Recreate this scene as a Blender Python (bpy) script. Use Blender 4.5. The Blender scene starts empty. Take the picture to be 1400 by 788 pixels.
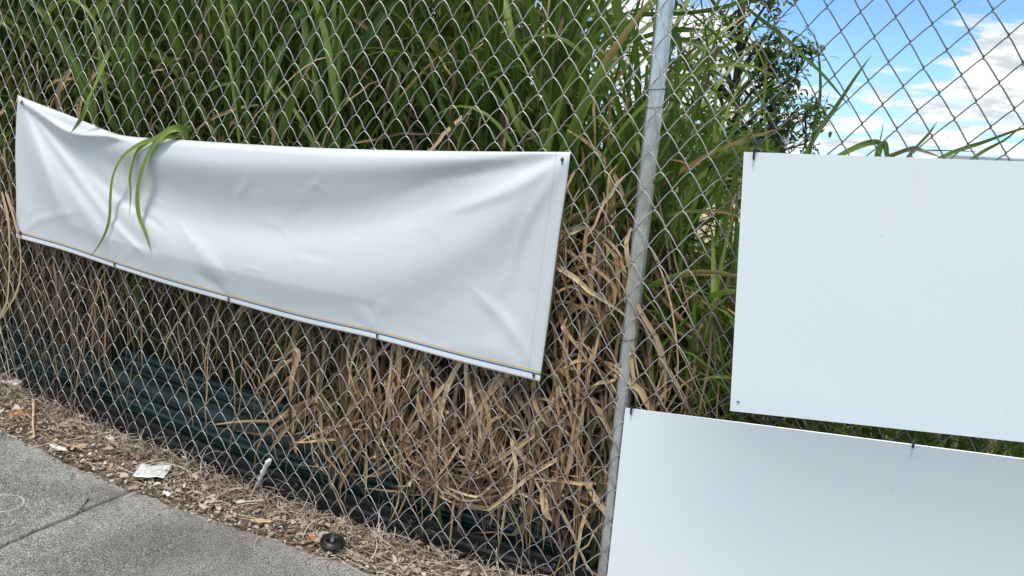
import bpy, bmesh, math, random
import numpy as np
from mathutils import Matrix, Vector
random.seed(7); rng = np.random.default_rng(7)
S = bpy.context.scene
R = math.radians

# ------------------------------------------------------------------ camera
F_PX = 1040.0; W_PX = 1400.0
CXY = np.array([700.0, 394.0])
HS = 195.0/2600.0
n_ = np.array([-HS, 1.0])/math.hypot(HS, 1)
dist_ = float(n_ @ (np.array([1000.0, 225.0])-CXY))
pitch = math.atan(-dist_/F_PX)
nd_ = n_*F_PX/math.tan(pitch)
down_ = np.array([nd_[0], nd_[1], F_PX]); down_ /= np.linalg.norm(down_)
z_ = np.array([0, 0, 1.0]); fw_ = z_-(z_@down_)*down_; fw_ /= np.linalg.norm(fw_)
rt_ = np.cross(down_, fw_)
M3 = np.array([rt_, fw_, -down_])           # camera (x right, y down, z forward) -> world
CAM_H = 1.335
CAM = np.array([0, 0, CAM_H])
def ray(x, y): return M3 @ np.array([x-CXY[0], y-CXY[1], F_PX])

cd = bpy.data.cameras.new('camera'); cam = bpy.data.objects.new('camera', cd)
S.collection.objects.link(cam); S.camera = cam
cd.sensor_width = 36; cd.lens = 36*F_PX/W_PX; cd.clip_start = 0.02; cd.clip_end = 3000
B3 = np.column_stack([M3 @ [1, 0, 0], M3 @ [0, -1, 0], M3 @ [0, 0, -1]])
mw = Matrix(B3.tolist()).to_4x4(); mw.translation = Vector(CAM)
cam.matrix_world = mw

# ------------------------------------------------------------------ light
S.view_settings.view_transform = 'Standard'; S.view_settings.look = 'None'
S.view_settings.exposure = 0.72; S.view_settings.gamma = 1
S.render.engine = 'CYCLES'
S.cycles.max_bounces = 6; S.cycles.diffuse_bounces = 3; S.cycles.glossy_bounces = 2
S.cycles.transmission_bounces = 4; S.cycles.transparent_max_bounces = 4
SUN_EL, SUN_AZ = R(66), R(205)     # azimuth clockwise from +Y
ld = bpy.data.lights.new('sun', 'SUN'); ld.energy = 1.9; ld.angle = R(12); ld.color = (1, .93, .82)
sun = bpy.data.objects.new('sun', ld); S.collection.objects.link(sun)
sdir = Vector((math.sin(SUN_AZ)*math.cos(SUN_EL), math.cos(SUN_AZ)*math.cos(SUN_EL), math.sin(SUN_EL)))
sun.rotation_euler = sdir.to_track_quat('Z', 'Y').to_euler()

def N(nt, typ, **kw):
    n = nt.nodes.new(typ)
    for k, v in kw.items():
        if k in n.inputs: n.inputs[k].default_value = v
        else: setattr(n, k, v)
    return n
def math_(nt, op, a, b=None, c=None, clamp=False):
    n = nt.nodes.new('ShaderNodeMath'); n.operation = op; n.use_clamp = clamp
    for i, v in enumerate((a, b, c)):
        if v is None: continue
        if isinstance(v, (int, float)): n.inputs[i].default_value = v
        else: nt.links.new(v, n.inputs[i])
    return n.outputs[0]
def mixc(nt, fac, a, b, blend='MIX'):
    n = nt.nodes.new('ShaderNodeMix'); n.data_type = 'RGBA'; n.blend_type = blend
    for s, v in ((n.inputs[0], fac), (n.inputs[6], a), (n.inputs[7], b)):
        if isinstance(v, (int, float)): s.default_value = v
        elif isinstance(v, tuple): s.default_value = (*v, 1) if len(v) == 3 else v
        else: nt.links.new(v, s)
    return n.outputs[2]
def ramp(nt, fac, stops, interp='LINEAR'):
    n = nt.nodes.new('ShaderNodeValToRGB'); n.color_ramp.interpolation = interp
    e = n.color_ramp.elements
    while len(e) < len(stops): e.new(0.5)
    for i, (p, c) in enumerate(stops):
        e[i].position = p; e[i].color = (*c, 1) if len(c) == 3 else c
    nt.links.new(fac, n.inputs[0]); return n.outputs[0]
def noise(nt, vec, scale, detail=4, rough=.55, dist=0.0):
    n = nt.nodes.new('ShaderNodeTexNoise'); n.inputs['Scale'].default_value = scale
    n.inputs['Detail'].default_value = detail; n.inputs['Roughness'].default_value = rough
    n.inputs['Distortion'].default_value = dist
    if vec is not None: nt.links.new(vec, n.inputs['Vector'])
    return n.outputs[0]
def smooth(nt, v, a, b):
    n = nt.nodes.new('ShaderNodeMapRange'); n.interpolation_type = 'SMOOTHSTEP'
    n.inputs[1].default_value = a; n.inputs[2].default_value = b
    nt.links.new(v, n.inputs[0]); return n.outputs[0]

world = bpy.data.worlds.new('World'); S.world = world; world.use_nodes = True
wt = world.node_tree; wt.nodes.clear()
sky = wt.nodes.new('ShaderNodeTexSky'); sky.sky_type = 'NISHITA'; sky.sun_disc = False
sky.sun_elevation = SUN_EL; sky.sun_rotation = SUN_AZ; sky.air_density = 1.0; sky.dust_density = .6; sky.ozone_density = 1.6
tc = wt.nodes.new('ShaderNodeTexCoord')
sep = wt.nodes.new('ShaderNodeSeparateXYZ'); wt.links.new(tc.outputs['Generated'], sep.inputs[0])
zc = math_(wt, 'ADD', math_(wt, 'MAXIMUM', sep.outputs[2], 0.0), 0.16)
cmb = wt.nodes.new('ShaderNodeCombineXYZ')
wt.links.new(math_(wt, 'DIVIDE', sep.outputs[0], zc), cmb.inputs[0])
wt.links.new(math_(wt, 'DIVIDE', sep.outputs[1], zc), cmb.inputs[1])
n1 = noise(wt, cmb.outputs[0], 2.9, 9, .62, .2)
# cumulus banks standing in the sky to the right, clear gap above them
mask = n1
def blob(px, py, rad, amp):
    global mask
    dv = Vector(ray(px, py)).normalized()
    vm = wt.nodes.new('ShaderNodeVectorMath'); vm.operation = 'DISTANCE'
    wt.links.new(tc.outputs['Generated'], vm.inputs[0]); vm.inputs[1].default_value = dv
    g = math_(wt, 'MULTIPLY', math_(wt, 'SUBTRACT', 1.0, smooth(wt, vm.outputs[1], 0.0, rad)), amp)
    mask = math_(wt, 'ADD', mask, g)
blob(1325, 98, .12, .17); blob(1400, 100, .09, .12); blob(1190, 150, .07, .06); blob(1130, 60, .12, -.10); blob(1250, 25, .16, -.22); blob(1040, 20, .07, -.08)
blob(1190, 105, .07, .06); blob(930, 90, .16, .14); blob(1130, 170, .08, .05); blob(150, 0, .8, .10)
mask = math_(wt, 'ADD', mask, math_(wt, 'MULTIPLY', smooth(wt, sep.outputs[2], .30, .62), .10))  # unseen cloud overhead, added to make the light less blue
cm = smooth(wt, mask, .45, .62)
n2 = noise(wt, cmb.outputs[0], 4.0, 7, .65, .1)
ccol = mixc(wt, smooth(wt, n2, .38, .60), (.42, .455, .49), (.76, .765, .755))
skyc = mixc(wt, 1.0, sky.outputs[0], (.068, .094, .120), 'MULTIPLY')
haz = math_(wt, 'MULTIPLY', math_(wt, 'SUBTRACT', 1.0, smooth(wt, sep.outputs[2], 0.0, .22)), .4)
skyc = mixc(wt, haz, skyc, (.38, .60, .74))
out = mixc(wt, cm, skyc, ccol)
bg = N(wt, 'ShaderNodeBackground', Strength=1.0); wt.links.new(out, bg.inputs[0])
bg2 = N(wt, 'ShaderNodeOutputWorld'); wt.links.new(bg.outputs[0], bg2.inputs[0])

# ------------------------------------------------------------------ fence frame
dF = ray(-1600, 30); dF[2] = 0; dF /= np.linalg.norm(dF)
aw = np.array([-dF[1], dF[0], 0]); aw = aw if aw[1] > 0 else -aw     # horizontal, away from the camera
rF = -dF                                                            # along the fence to the right
AL = R(2.5)
upF = np.array([0, 0, 1])*math.cos(AL)-aw*math.sin(AL)
q_ = ray(881, 217); OF = CAM+q_/F_PX*1.95
NF = np.cross(rF, upF); NF = NF if NF[1] < 0 else -NF
def at(x, y, off=0.0):
    """point of the (offset) fence plane seen at photograph pixel x, y"""
    q = ray(x, y); t = (NF@(OF+NF*off-CAM))/(NF@q); return CAM+q*t
def sv(x, y):
    w = at(x, y)-OF; return float(w@rF), float(w@upF)
def FP(s, v, off=0.0): return OF+rF*s+upF*v+NF*off
def gz(X, Y):
    s = (X-OF[0])*rF[0]+(Y-OF[1])*rF[1]
    return 0.105*np.clip((-1.25-s)/1.5, 0, 2.2)**1.3
def GP(x, y):
    h = 0.0
    for _ in range(12):
        q = ray(x, y); t = (h-CAM_H)/q[2]; p = CAM+q*t; h = float(gz(p[0], p[1]))
    return np.array([p[0], p[1], h])
def BP(s, b, h=0.0):
    """point s along the fence, b behind its foot, h above the ground"""
    p = OF+rF*s+aw*b
    return np.array([p[0], p[1], float(gz(p[0], p[1]))+h])
FOOT = -0.0
# fence foot: with the lean the fabric meets the ground a little behind OF
def footb(): return CAM_H*math.tan(AL)*1.02
FB = footb()

# ------------------------------------------------------------------ object helpers
def tag(o, label=None, cat=None, group=None, kind=None):
    if label: o['label'] = label
    if cat: o['category'] = cat
    if group: o['group'] = group
    if kind: o['kind'] = kind
    return o
def empty(name, loc, **k):
    o = bpy.data.objects.new(name, None); S.collection.objects.link(o); o.location = loc
    o.empty_display_size = .05
    return tag(o, **k)
def mesh_obj(name, verts, faces, mat, parent=None, smooth_=True, uv=None, attrs=None, base=None):
    """verts in world coordinates; when parented the mesh is shifted into the parent's frame"""
    v = np.asarray(verts, dtype=np.float64)
    org = np.array(parent_world(parent)) if parent else (np.array(base) if base is not None else np.zeros(3))
    me = bpy.data.meshes.new(name)
    even = isinstance(faces, np.ndarray) or len({len(x) for x in faces}) == 1
    f = np.asarray(faces) if even else None
    if even:
        me.vertices.add(len(v)); me.vertices.foreach_set('co', (v-org).astype(np.float32).ravel())
        k = f.shape[1]
        me.loops.add(f.size); me.loops.foreach_set('vertex_index', f.astype(np.int32).ravel())
        me.polygons.add(len(f)); me.polygons.foreach_set('loop_start', np.arange(0, f.size, k, dtype=np.int32))
        me.update(calc_edges=True)
    else:
        me.from_pydata((v-org).tolist(), [], [list(x) for x in faces])
    if uv is not None:
        l = me.uv_layers.new(name='UVMap'); li = np.empty(len(me.loops), dtype=np.int32); me.loops.foreach_get('vertex_index', li)
        l.data.foreach_set('uv', np.asarray(uv, dtype=np.float32)[li].ravel())
    for an, av in (attrs or {}).items():
        a = me.attributes.new(an, 'FLOAT', 'POINT'); a.data.foreach_set('value', np.asarray(av, dtype=np.float32))
    if smooth_: me.shade_smooth()
    me.materials.append(mat)
    o = bpy.data.objects.new(name, me); S.collection.objects.link(o)
    if parent: o.parent = parent
    elif base is not None: o.location = base
    return o
def parent_world(p):
    loc = np.array(p.location)
    while p.parent: p = p.parent; loc = loc+np.array(p.location)
    return loc
def tube(pts, rad, sides=6, closed_ends=True):
    """vertices and faces of a tube along pts; rad scalar or list"""
    pts = np.asarray(pts, float); n = len(pts)
    rad = np.full(n, rad) if np.isscalar(rad) else np.asarray(rad)
    T = np.gradient(pts, axis=0); T /= np.linalg.norm(T, axis=1)[:, None]+1e-12
    ref = np.array([0.31, 0.22, 0.92]) if abs(T[0][2]) < .9 else np.array([1., .1, 0])
    u = np.cross(T[0], ref); u /= np.linalg.norm(u); U = []
    for i in range(n):
        u = u-(u@T[i])*T[i]; u /= np.linalg.norm(u)+1e-12; U.append(u)
    U = np.array(U); V = np.cross(T, U)
    a = np.linspace(0, 2*np.pi, sides, endpoint=False)
    vs = pts[:, None, :]+rad[:, None, None]*(np.cos(a)[None, :, None]*U[:, None, :]+np.sin(a)[None, :, None]*V[:, None, :])
    vs = vs.reshape(-1, 3); fs = []
    for i in range(n-1):
        for j in range(sides):
            k = (j+1) % sides
            fs.append((i*sides+j, i*sides+k, (i+1)*sides+k, (i+1)*sides+j))
    if closed_ends:
        c = len(vs); vs = np.vstack([vs, pts[0], pts[-1]])
        for j in range(sides):
            k = (j+1) % sides
            fs.append((c, k, j, j)); fs.append((c+1, (n-1)*sides+j, (n-1)*sides+k, (n-1)*sides+k))
    fs = [tuple(dict.fromkeys(f)) for f in fs]
    return vs, fs
def spline(P, n):
    """Catmull-Rom through P"""
    P = np.asarray(P, float); m = len(P)
    Q = np.vstack([2*P[0]-P[1], P, 2*P[-1]-P[-2]]); out = []
    for t in np.linspace(0, m-1-1e-9, n):
        i = int(t); x = t-i; a, b, c, d = Q[i:i+4]
        out.append(.5*((2*b)+(c-a)*x+(2*a-5*b+4*c-d)*x*x+(3*b-a-3*c+d)*x**3))
    return np.array(out)
def merge(parts):
    V = []; Fc = []; o = 0
    for v, f in parts:
        V.append(v); Fc += [tuple(i+o for i in t) for t in f]; o += len(v)
    return np.vstack(V), Fc
def boxvf(c, ax, ay, az):
    """box with centre c and half-axis vectors"""
    c, ax, ay, az = map(np.asarray, (c, ax, ay, az))
    v = [c+sx*ax+sy*ay+sz*az for sx in (-1, 1) for sy in (-1, 1) for sz in (-1, 1)]
    return np.array(v), [(0, 1, 3, 2), (4, 6, 7, 5), (0, 4, 5, 1), (2, 3, 7, 6), (0, 2, 6, 4), (1, 5, 7, 3)]

# ------------------------------------------------------------------ materials
def mat(name):
    m = bpy.data.materials.new(name); m.use_nodes = True; nt = m.node_tree
    return m, nt, nt.nodes['Principled BSDF']
def simple(name, col, rough=.6, metal=0.0, spec=.5, var=.15, scale=30):
    m, nt, b = mat(name)
    t = nt.nodes.new('ShaderNodeTexCoord'); n = noise(nt, t.outputs['Object'], scale, 4)
    nt.links.new(mixc(nt, math_(nt, 'MULTIPLY', smooth(nt, n, .3, .7), 1.0), tuple(c*(1-var) for c in col), tuple(min(1, c*(1+var)) for c in col)), b.inputs['Base Color'])
    b.inputs['Roughness'].default_value = rough; b.inputs['Metallic'].default_value = metal
    b.inputs['Specular IOR Level'].default_value = spec
    return m
def attr(nt, name):
    a = nt.nodes.new('ShaderNodeAttribute'); a.attribute_name = name; return a.outputs['Fac']
def uvsep(nt):
    u = nt.nodes.new('ShaderNodeUVMap'); u.uv_map = 'UVMap'; s = nt.nodes.new('ShaderNodeSeparateXYZ')
    nt.links.new(u.outputs[0], s.inputs[0]); return u.outputs[0], s.outputs[0], s.outputs[1]
def leafmat(name, stops, rib, tipcol, transl=.27, rough=.42, spec=.35):
    m, nt, b = mat(name)
    uv, u, v = uvsep(nt)
    tone = attr(nt, 'tone'); dry = attr(nt, 'dry')
    col = ramp(nt, tone, stops)
    mp = nt.nodes.new('ShaderNodeMapping'); mp.inputs['Scale'].default_value = (9, 1.2, 1)
    nt.links.new(uv, mp.inputs[0])
    st = noise(nt, mp.outputs[0], 2.0, 4, .6)
    col = mixc(nt, math_(nt, 'MULTIPLY', smooth(nt, st, .35, .75), .35), col, tuple(c*.55 for c in stops[len(stops)//2][1]))
    ribm = math_(nt, 'LESS_THAN', math_(nt, 'ABSOLUTE', math_(nt, 'SUBTRACT', u, .5)), .06)
    col = mixc(nt, math_(nt, 'MULTIPLY', ribm, .55), col, rib)
    tip = math_(nt, 'GREATER_THAN', math_(nt, 'ADD', v, math_(nt, 'MULTIPLY', st, .12)), math_(nt, 'SUBTRACT', 1.06, dry))
    col = mixc(nt, math_(nt, 'MULTIPLY', tip, .85), col, tipcol)
    nt.links.new(col, b.inputs['Base Color'])
    b.inputs['Roughness'].default_value = rough; b.inputs['Specular IOR Level'].default_value = spec
    tr = nt.nodes.new('ShaderNodeBsdfTranslucent'); nt.links.new(mixc(nt, .35, col, (.25, .45, .06)) if 'green' in name else col, tr.inputs[0])
    mx = nt.nodes.new('ShaderNodeMixShader'); mx.inputs[0].default_value = transl
    nt.links.new(b.outputs[0], mx.inputs[1]); nt.links.new(tr.outputs[0], mx.inputs[2])
    nt.links.new(mx.outputs[0], nt.nodes['Material Output'].inputs[0])
    return m
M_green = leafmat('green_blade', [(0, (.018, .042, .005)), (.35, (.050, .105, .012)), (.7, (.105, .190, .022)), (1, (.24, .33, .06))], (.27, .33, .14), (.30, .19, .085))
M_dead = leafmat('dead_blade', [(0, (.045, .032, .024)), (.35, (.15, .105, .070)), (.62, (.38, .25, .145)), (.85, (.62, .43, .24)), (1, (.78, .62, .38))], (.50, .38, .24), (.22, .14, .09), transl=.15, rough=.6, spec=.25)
M_leaf = leafmat('green_tree_leaf', [(0, (.028, .050, .012)), (.6, (.065, .11, .026)), (1, (.13, .19, .05))], (.06, .10, .03), (.1, .12, .04), transl=.25)
M_litter = leafmat('leaf_litter', [(0, (.08, .055, .04)), (.3, (.20, .14, .10)), (.6, (.40, .31, .23)), (.8, (.56, .48, .39)), (.93, (.70, .66, .60)), (1, (.42, .17, .06))], (.3, .22, .15), (.2, .13, .08), transl=.05, rough=.75, spec=.2)

def m_galv(name, base, rough, blot):
    m, nt, b = mat(name); t = nt.nodes.new('ShaderNodeTexCoord')
    a = noise(nt, t.outputs['Object'], blot, 5, .6); c = noise(nt, t.outputs['Object'], blot*9, 3, .7)
    mp = nt.nodes.new('ShaderNodeMapping'); mp.inputs['Scale'].default_value = (1, 1, .06); nt.links.new(t.outputs['Object'], mp.inputs[0])
    sc = noise(nt, mp.outputs[0], blot*14, 4, .6)
    col = mixc(nt, smooth(nt, a, .35, .65), tuple(x*.78 for x in base), base)
    col = mixc(nt, math_(nt, 'MULTIPLY', smooth(nt, c, .52, .72), .45), col, tuple(x*.55 for x in base))
    col = mixc(nt, math_(nt, 'MULTIPLY', smooth(nt, sc, .58, .75), .4), col, tuple(min(1, x*1.5) for x in base))
    nt.links.new(col, b.inputs['Base Color']); b.inputs['Metallic'].default_value = .75
    nt.links.new(math_(nt, 'ADD', math_(nt, 'MULTIPLY', a, .25), rough), b.inputs['Roughness'])
    bp = N(nt, 'ShaderNodeBump', Strength=.08, Distance=.002); nt.links.new(sc, bp.inputs['Height']); nt.links.new(bp.outputs[0], b.inputs['Normal'])
    return m
M_wire = m_galv('galvanized_wire', (.60, .58, .55), .38, 3)
M_wire2 = m_galv('backlit_dark_wire', (.25, .25, .245), .40, 5)  # same wire, darker: its backlit look against the sky is put into the colour
M_post = m_galv('galvanized_pipe', (.78, .80, .80), .12, 14)
M_black = simple('black_plastic', (.012, .012, .013), .45)
M_brown = simple('brown_thread', (.30, .17, .07), .8)
M_redwire = simple('red_wire', (.22, .05, .035), .5)
M_darkwire = simple('dark_wire', (.03, .035, .04), .5)

# banner vinyl with flat printed hem lines
def m_vinyl():
    m, nt, b = mat('white_vinyl'); uv, u, v = uvsep(nt)      # u, v in metres from the right and bottom edge
    t = nt.nodes.new('ShaderNodeTexCoord')
    col = mixc(nt, smooth(nt, noise(nt, t.outputs['Object'], 2.3, 5), .35, .75), (.66, .69, .70), (.71, .735, .74))
    sm = noise(nt, t.outputs['Object'], 60, 3, .8)
    col = mixc(nt, math_(nt, 'MULTIPLY', smooth(nt, sm, .66, .78), .12), col, (.35, .35, .36))
    def band(x, a, c): return math_(nt, 'MULTIPLY', math_(nt, 'GREATER_THAN', x, a), math_(nt, 'LESS_THAN', x, c))
    col = mixc(nt, math_(nt, 'MULTIPLY', band(v, .0, .0185), .95), col, (.86, .86, .84))
    col = mixc(nt, band(v, .0185, .0235), col, (.025, .15, .40))
    col = mixc(nt, band(v, .0235, .0260), col, (.42, .60, .72))
    col = mixc(nt, band(v, .0260, .0310), col, (.80, .50, .15))
    col = mixc(nt, math_(nt, 'MULTIPLY', band(u, .0385, .0405), .30), col, (.2, .22, .25))
    nt.links.new(col, b.inputs['Base Color']); b.inputs['Roughness'].default_value = .38; b.inputs['Specular IOR Level'].default_value = .45
    w = noise(nt, t.outputs['Object'], 9, 5, .55); bp = N(nt, 'ShaderNodeBump', Strength=.2, Distance=.010)
    nt.links.new(w, bp.inputs['Height']); nt.links.new(bp.outputs[0], b.inputs['Normal'])
    return m
M_vinyl = m_vinyl()
def m_coro(name, flute):
    m, nt, b = mat(name); uv, u, v = uvsep(nt); t = nt.nodes.new('ShaderNodeTexCoord')
    col = mixc(nt, smooth(nt, noise(nt, t.outputs['Object'], 2, 4), .3, .7), (.83, .885, .90), (.85, .90, .91))
    mp = nt.nodes.new('ShaderNodeMapping'); mp.inputs['Scale'].default_value = (26, 60, 1); mp.inputs['Rotation'].default_value = (0, 0, .7)
    nt.links.new(uv, mp.inputs[0])
    vo = nt.nodes.new('ShaderNodeTexVoronoi'); vo.feature = 'F1'; vo.inputs['Scale'].default_value = .28; nt.links.new(mp.outputs[0], vo.inputs['Vector'])
    fl = math_(nt, 'MULTIPLY', math_(nt, 'LESS_THAN', vo.outputs['Distance'], .022), .45)
    col = mixc(nt, fl, col, (.25, .27, .32))
    mp2 = nt.nodes.new('ShaderNodeMapping'); mp2.inputs['Scale'].default_value = (34, 2.2, 1); nt.links.new(uv, mp2.inputs[0])
    dr_ = math_(nt, 'MULTIPLY', smooth(nt, noise(nt, mp2.outputs[0], 1.0, 5, .6), .50, .80), smooth(nt, noise(nt, t.outputs['Object'], 4, 4), .42, .62))
    col = mixc(nt, math_(nt, 'MULTIPLY', dr_, .07), col, (.45, .43, .38))
    col = mixc(nt, math_(nt, 'MULTIPLY', smooth(nt, noise(nt, t.outputs['Object'], 70, 3, .8), .70, .78), .22), col, (.40, .39, .36))
    nt.links.new(col, b.inputs['Base Color']); b.inputs['Roughness'].default_value = .42
    s = math_(nt, 'SINE', math_(nt, 'MULTIPLY', v, 2*math.pi/.0045))
    h = math_(nt, 'MULTIPLY', s, flute)
    h = math_(nt, 'ADD', h, math_(nt, 'MULTIPLY', noise(nt, t.outputs['Object'], 3, 3), 1.5))
    bp = N(nt, 'ShaderNodeBump', Strength=.25, Distance=.0012); nt.links.new(h, bp.inputs['Height']); nt.links.new(bp.outputs[0], b.inputs['Normal'])
    return m
M_sign = m_coro('white_fluted_board', .12); M_sign2 = m_coro('white_flat_board', .03)

def m_concrete():
    m, nt, b = mat('concrete'); t = nt.nodes.new('ShaderNodeTexCoord'); g = nt.nodes.new('ShaderNodeNewGeometry'); P = g.outputs['Position']
    a = noise(nt, P, 3.5, 6, .6, .4); c = noise(nt, P, 120, 3, .85); e = noise(nt, P, 230, 2, .8); f = noise(nt, P, 40, 5, .7)
    col = mixc(nt, smooth(nt, a, .33, .68), (.095, .095, .093), (.24, .235, .222))
    col = mixc(nt, math_(nt, 'MULTIPLY', smooth(nt, f, .40, .72), .6), col, (.34, .335, .32))
    col = mixc(nt, math_(nt, 'MULTIPLY', smooth(nt, c, .50, .59), .85), col, (.055, .055, .054))
    col = mixc(nt, math_(nt, 'MULTIPLY', smooth(nt, e, .52, .60), .8), col, (.66, .65, .61))
    col = mixc(nt, math_(nt, 'MULTIPLY', smooth(nt, noise(nt, P, 5, 6, .7), .54, .68), .5), col, (.085, .085, .082))
    col = mixc(nt, math_(nt, 'MULTIPLY', smooth(nt, noise(nt, P, 1.6, 4, .6), .42, .62), .45), col, (.085, .086, .085))
    col = mixc(nt, math_(nt, 'MULTIPLY', math_(nt, 'MULTIPLY', attr(nt, 'rim'), smooth(nt, f, .38, .6)), .6), col, (.50, .48, .43))
    # worn paint ring left on the slab
    vm = nt.nodes.new('ShaderNodeVectorMath'); vm.operation = 'DISTANCE'; nt.links.new(P, vm.inputs[0]); vm.inputs[1].default_value = Vector(GP(4, 690))
    rg = math_(nt, 'ADD', vm.outputs['Value'], math_(nt, 'MULTIPLY', noise(nt, P, 14, 3), .02))
    for r0 in (.066,):
        bnd = math_(nt, 'MULTIPLY', math_(nt, 'GREATER_THAN', rg, r0), math_(nt, 'LESS_THAN', rg, r0+.007))
        col = mixc(nt, math_(nt, 'MULTIPLY', math_(nt, 'MULTIPLY', bnd, smooth(nt, c, .36, .56)), .7), col, (.6, .6, .58))
    nt.links.new(col, b.inputs['Base Color']); b.inputs['Roughness'].default_value = .9; b.inputs['Specular IOR Level'].default_value = .2
    h = math_(nt, 'ADD', math_(nt, 'MULTIPLY', c, -.8), math_(nt, 'ADD', math_(nt, 'MULTIPLY', e, .35), f))
    bp = N(nt, 'ShaderNodeBump', Strength=.8, Distance=.004); nt.links.new(h, bp.inputs['Height']); nt.links.new(bp.outputs[0], b.inputs['Normal'])
    return m
M_conc = m_concrete()
def m_soil(name, c1, c2, c3, s=1.0):
    m, nt, b = mat(name); g = nt.nodes.new('ShaderNodeNewGeometry'); P = g.outputs['Position']
    a = noise(nt, P, 6*s, 6, .65); c = noise(nt, P, 90*s, 4, .7); e = noise(nt, P, 260*s, 2, .7)
    col = mixc(nt, smooth(nt, a, .35, .68), c1, c2); col = mixc(nt, smooth(nt, c, .5, .7), col, c3)
    col = mixc(nt, math_(nt, 'MULTIPLY', smooth(nt, e, .6, .7), .5), col, (.45, .42, .38))
    nt.links.new(col, b.inputs['Base Color']); b.inputs['Roughness'].default_value = .95; b.inputs['Specular IOR Level'].default_value = .15
    bp = N(nt, 'ShaderNodeBump', Strength=.9, Distance=.006); nt.links.new(math_(nt, 'ADD', c, e), bp.inputs['Height']); nt.links.new(bp.outputs[0], b.inputs['Normal'])
    return m
M_soil = m_soil('verge_soil', (.12, .092, .068), (.20, .16, .12), (.30, .25, .20))
M_field = m_soil('rough_field', (.06, .075, .03), (.16, .13, .075), (.10, .11, .05), .05)
M_panel = simple('dark_green_sheet', (.0065, .0230, .0185), .34, 0, .5, .45, 9)
M_board = simple('black_edging', (.005, .009, .010), .42, 0, .5, .3, 10)
M_bark = simple('bark', (.10, .08, .06), .9, 0, .2, .4, 18)

# ------------------------------------------------------------------ ground
def gridmesh(xs, ys, hf):
    X, Y = np.meshgrid(xs, ys, indexing='ij'); Z = hf(X, Y)
    V = np.stack([X, Y, Z], -1).reshape(-1, 3); ny = len(ys)
    i, j = np.meshgrid(np.arange(len(xs)-1), np.arange(ny-1), indexing='ij')
    a = (i*ny+j).ravel(); return V, np.stack([a, a+ny, a+ny+1, a+1], 1)
ax = np.sign(np.linspace(-1, 1, 161))*(np.abs(np.linspace(-1, 1, 161))**4.0)*900
V, Fc = gridmesh(ax, ax, lambda X, Y: gz(X, Y)-.075)
g = mesh_obj('ground', V, Fc, M_field); tag(g, 'rough grassy ground stretching to the horizon behind the fence', kind='structure')

# sidewalk edge measured on the ground
edge_px = [(0, 588), (60, 618), (110, 642), (180, 671), (200, 678), (290, 711), (376, 738), (430, 757), (474, 771), (520, 788)]
E = np.array([GP(*p) for p in edge_px])
tl = (E[0]-E[2]); tl[2] = 0; tl /= np.linalg.norm(tl)
trr = E[-1]-E[-4]; trr[2] = 0; trr /= np.linalg.norm(trr)
E = np.vstack([E[0]+tl*3.2, E[0]+tl*1.2, E, E[-1]+trr*1.0, E[-1]+trr*3.0])
Ecum = np.r_[0, np.cumsum(np.linalg.norm(np.diff(E[:, :2], axis=0), axis=1))]
def edge_at(t): return np.array([np.interp(t, Ecum, E[:, 0]), np.interp(t, Ecum, E[:, 1])])
J0, J1 = GP(0, 748), GP(181, 671)
jd = (J0-J1)[:2]; jd /= np.linalg.norm(jd)
tJ = np.interp(J1[0], np.sort(E[:, 0]), Ecum[np.argsort(E[:, 0])]) if True else 0
walk = empty('sidewalk', (0, 0, 0)); tag(walk, 'weathered grey concrete sidewalk beside the fence', kind='structure')
def slab(t0, t1, gap=.008):
    nu = int((t1-t0)/.02)+2; ws = np.r_[0, .004, .010, np.linspace(.03, 2.6, 90)]
    ts = np.linspace(t0+gap, t1-gap, nu); ts = np.r_[ts[0], ts[0]+.004, ts[1:-1], ts[-1]-.004, ts[-1]]
    V = []; rim_ = []
    chip = np.array([math.sin(t*23)*.004+math.sin(t*61+1)*.003+math.sin(t*140)*.002+random.uniform(-.0022, .0022) for t in ts])
    nT = len(ts)
    for i, t in enumerate(ts):
        e = edge_at(t)
        for k, w in enumerate(ws):
            jw = math.sin(w*31)*.0015+math.sin(w*83)*.0012
            p = e+jd*(w+(chip[i] if k < 3 else chip[i]*max(0, 1-w/.1)))
            if i in (0, 1) or i in (nT-1, nT-2): p = p+np.array([1, 0])*jw
            h = gz(p[0], p[1])+.004
            if k == 0 or i in (0, nT-1): h -= .007
            elif k == 1: h -= .002
            V.append((p[0], p[1], h)); rim_.append(math.exp(-w/.025)+.55*math.exp(-min(t-t0, t1-t)/.02))
    nw = len(ws); Fl = []
    for i in range(nT-1):
        for k in range(nw-1):
            Fl.append((i*nw+k, (i+1)*nw+k, (i+1)*nw+k+1, i*nw+k+1))
    # skirt
    n0 = len(V)
    ring = [i*nw for i in range(nT)]+[(nT-1)*nw+k for k in range(1, nw)]+[i*nw+nw-1 for i in range(nT-2, -1, -1)]+[k for k in range(nw-2, 0, -1)]
    for r_ in ring: x, y, z = V[r_]; V.append((x, y, z-.1))
    for a in range(len(ring)):
        b_ = (a+1) % len(ring); Fl.append((ring[b_], ring[a], n0+a, n0+b_))
    rim_ += [0]*(len(V)-len(rim_)); o = mesh_obj('slab', V, Fl, M_conc, walk, attrs={'rim': rim_}); return o
tk = [tJ-3.0, tJ-1.5, tJ, tJ+1.5, tJ+3.0]
for a, b in zip(tk[:-1], tk[1:]):
    a = max(a, .02); b = min(b, Ecum[-1]-.02)
    if b-a > .1: slab(a, b)
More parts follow.
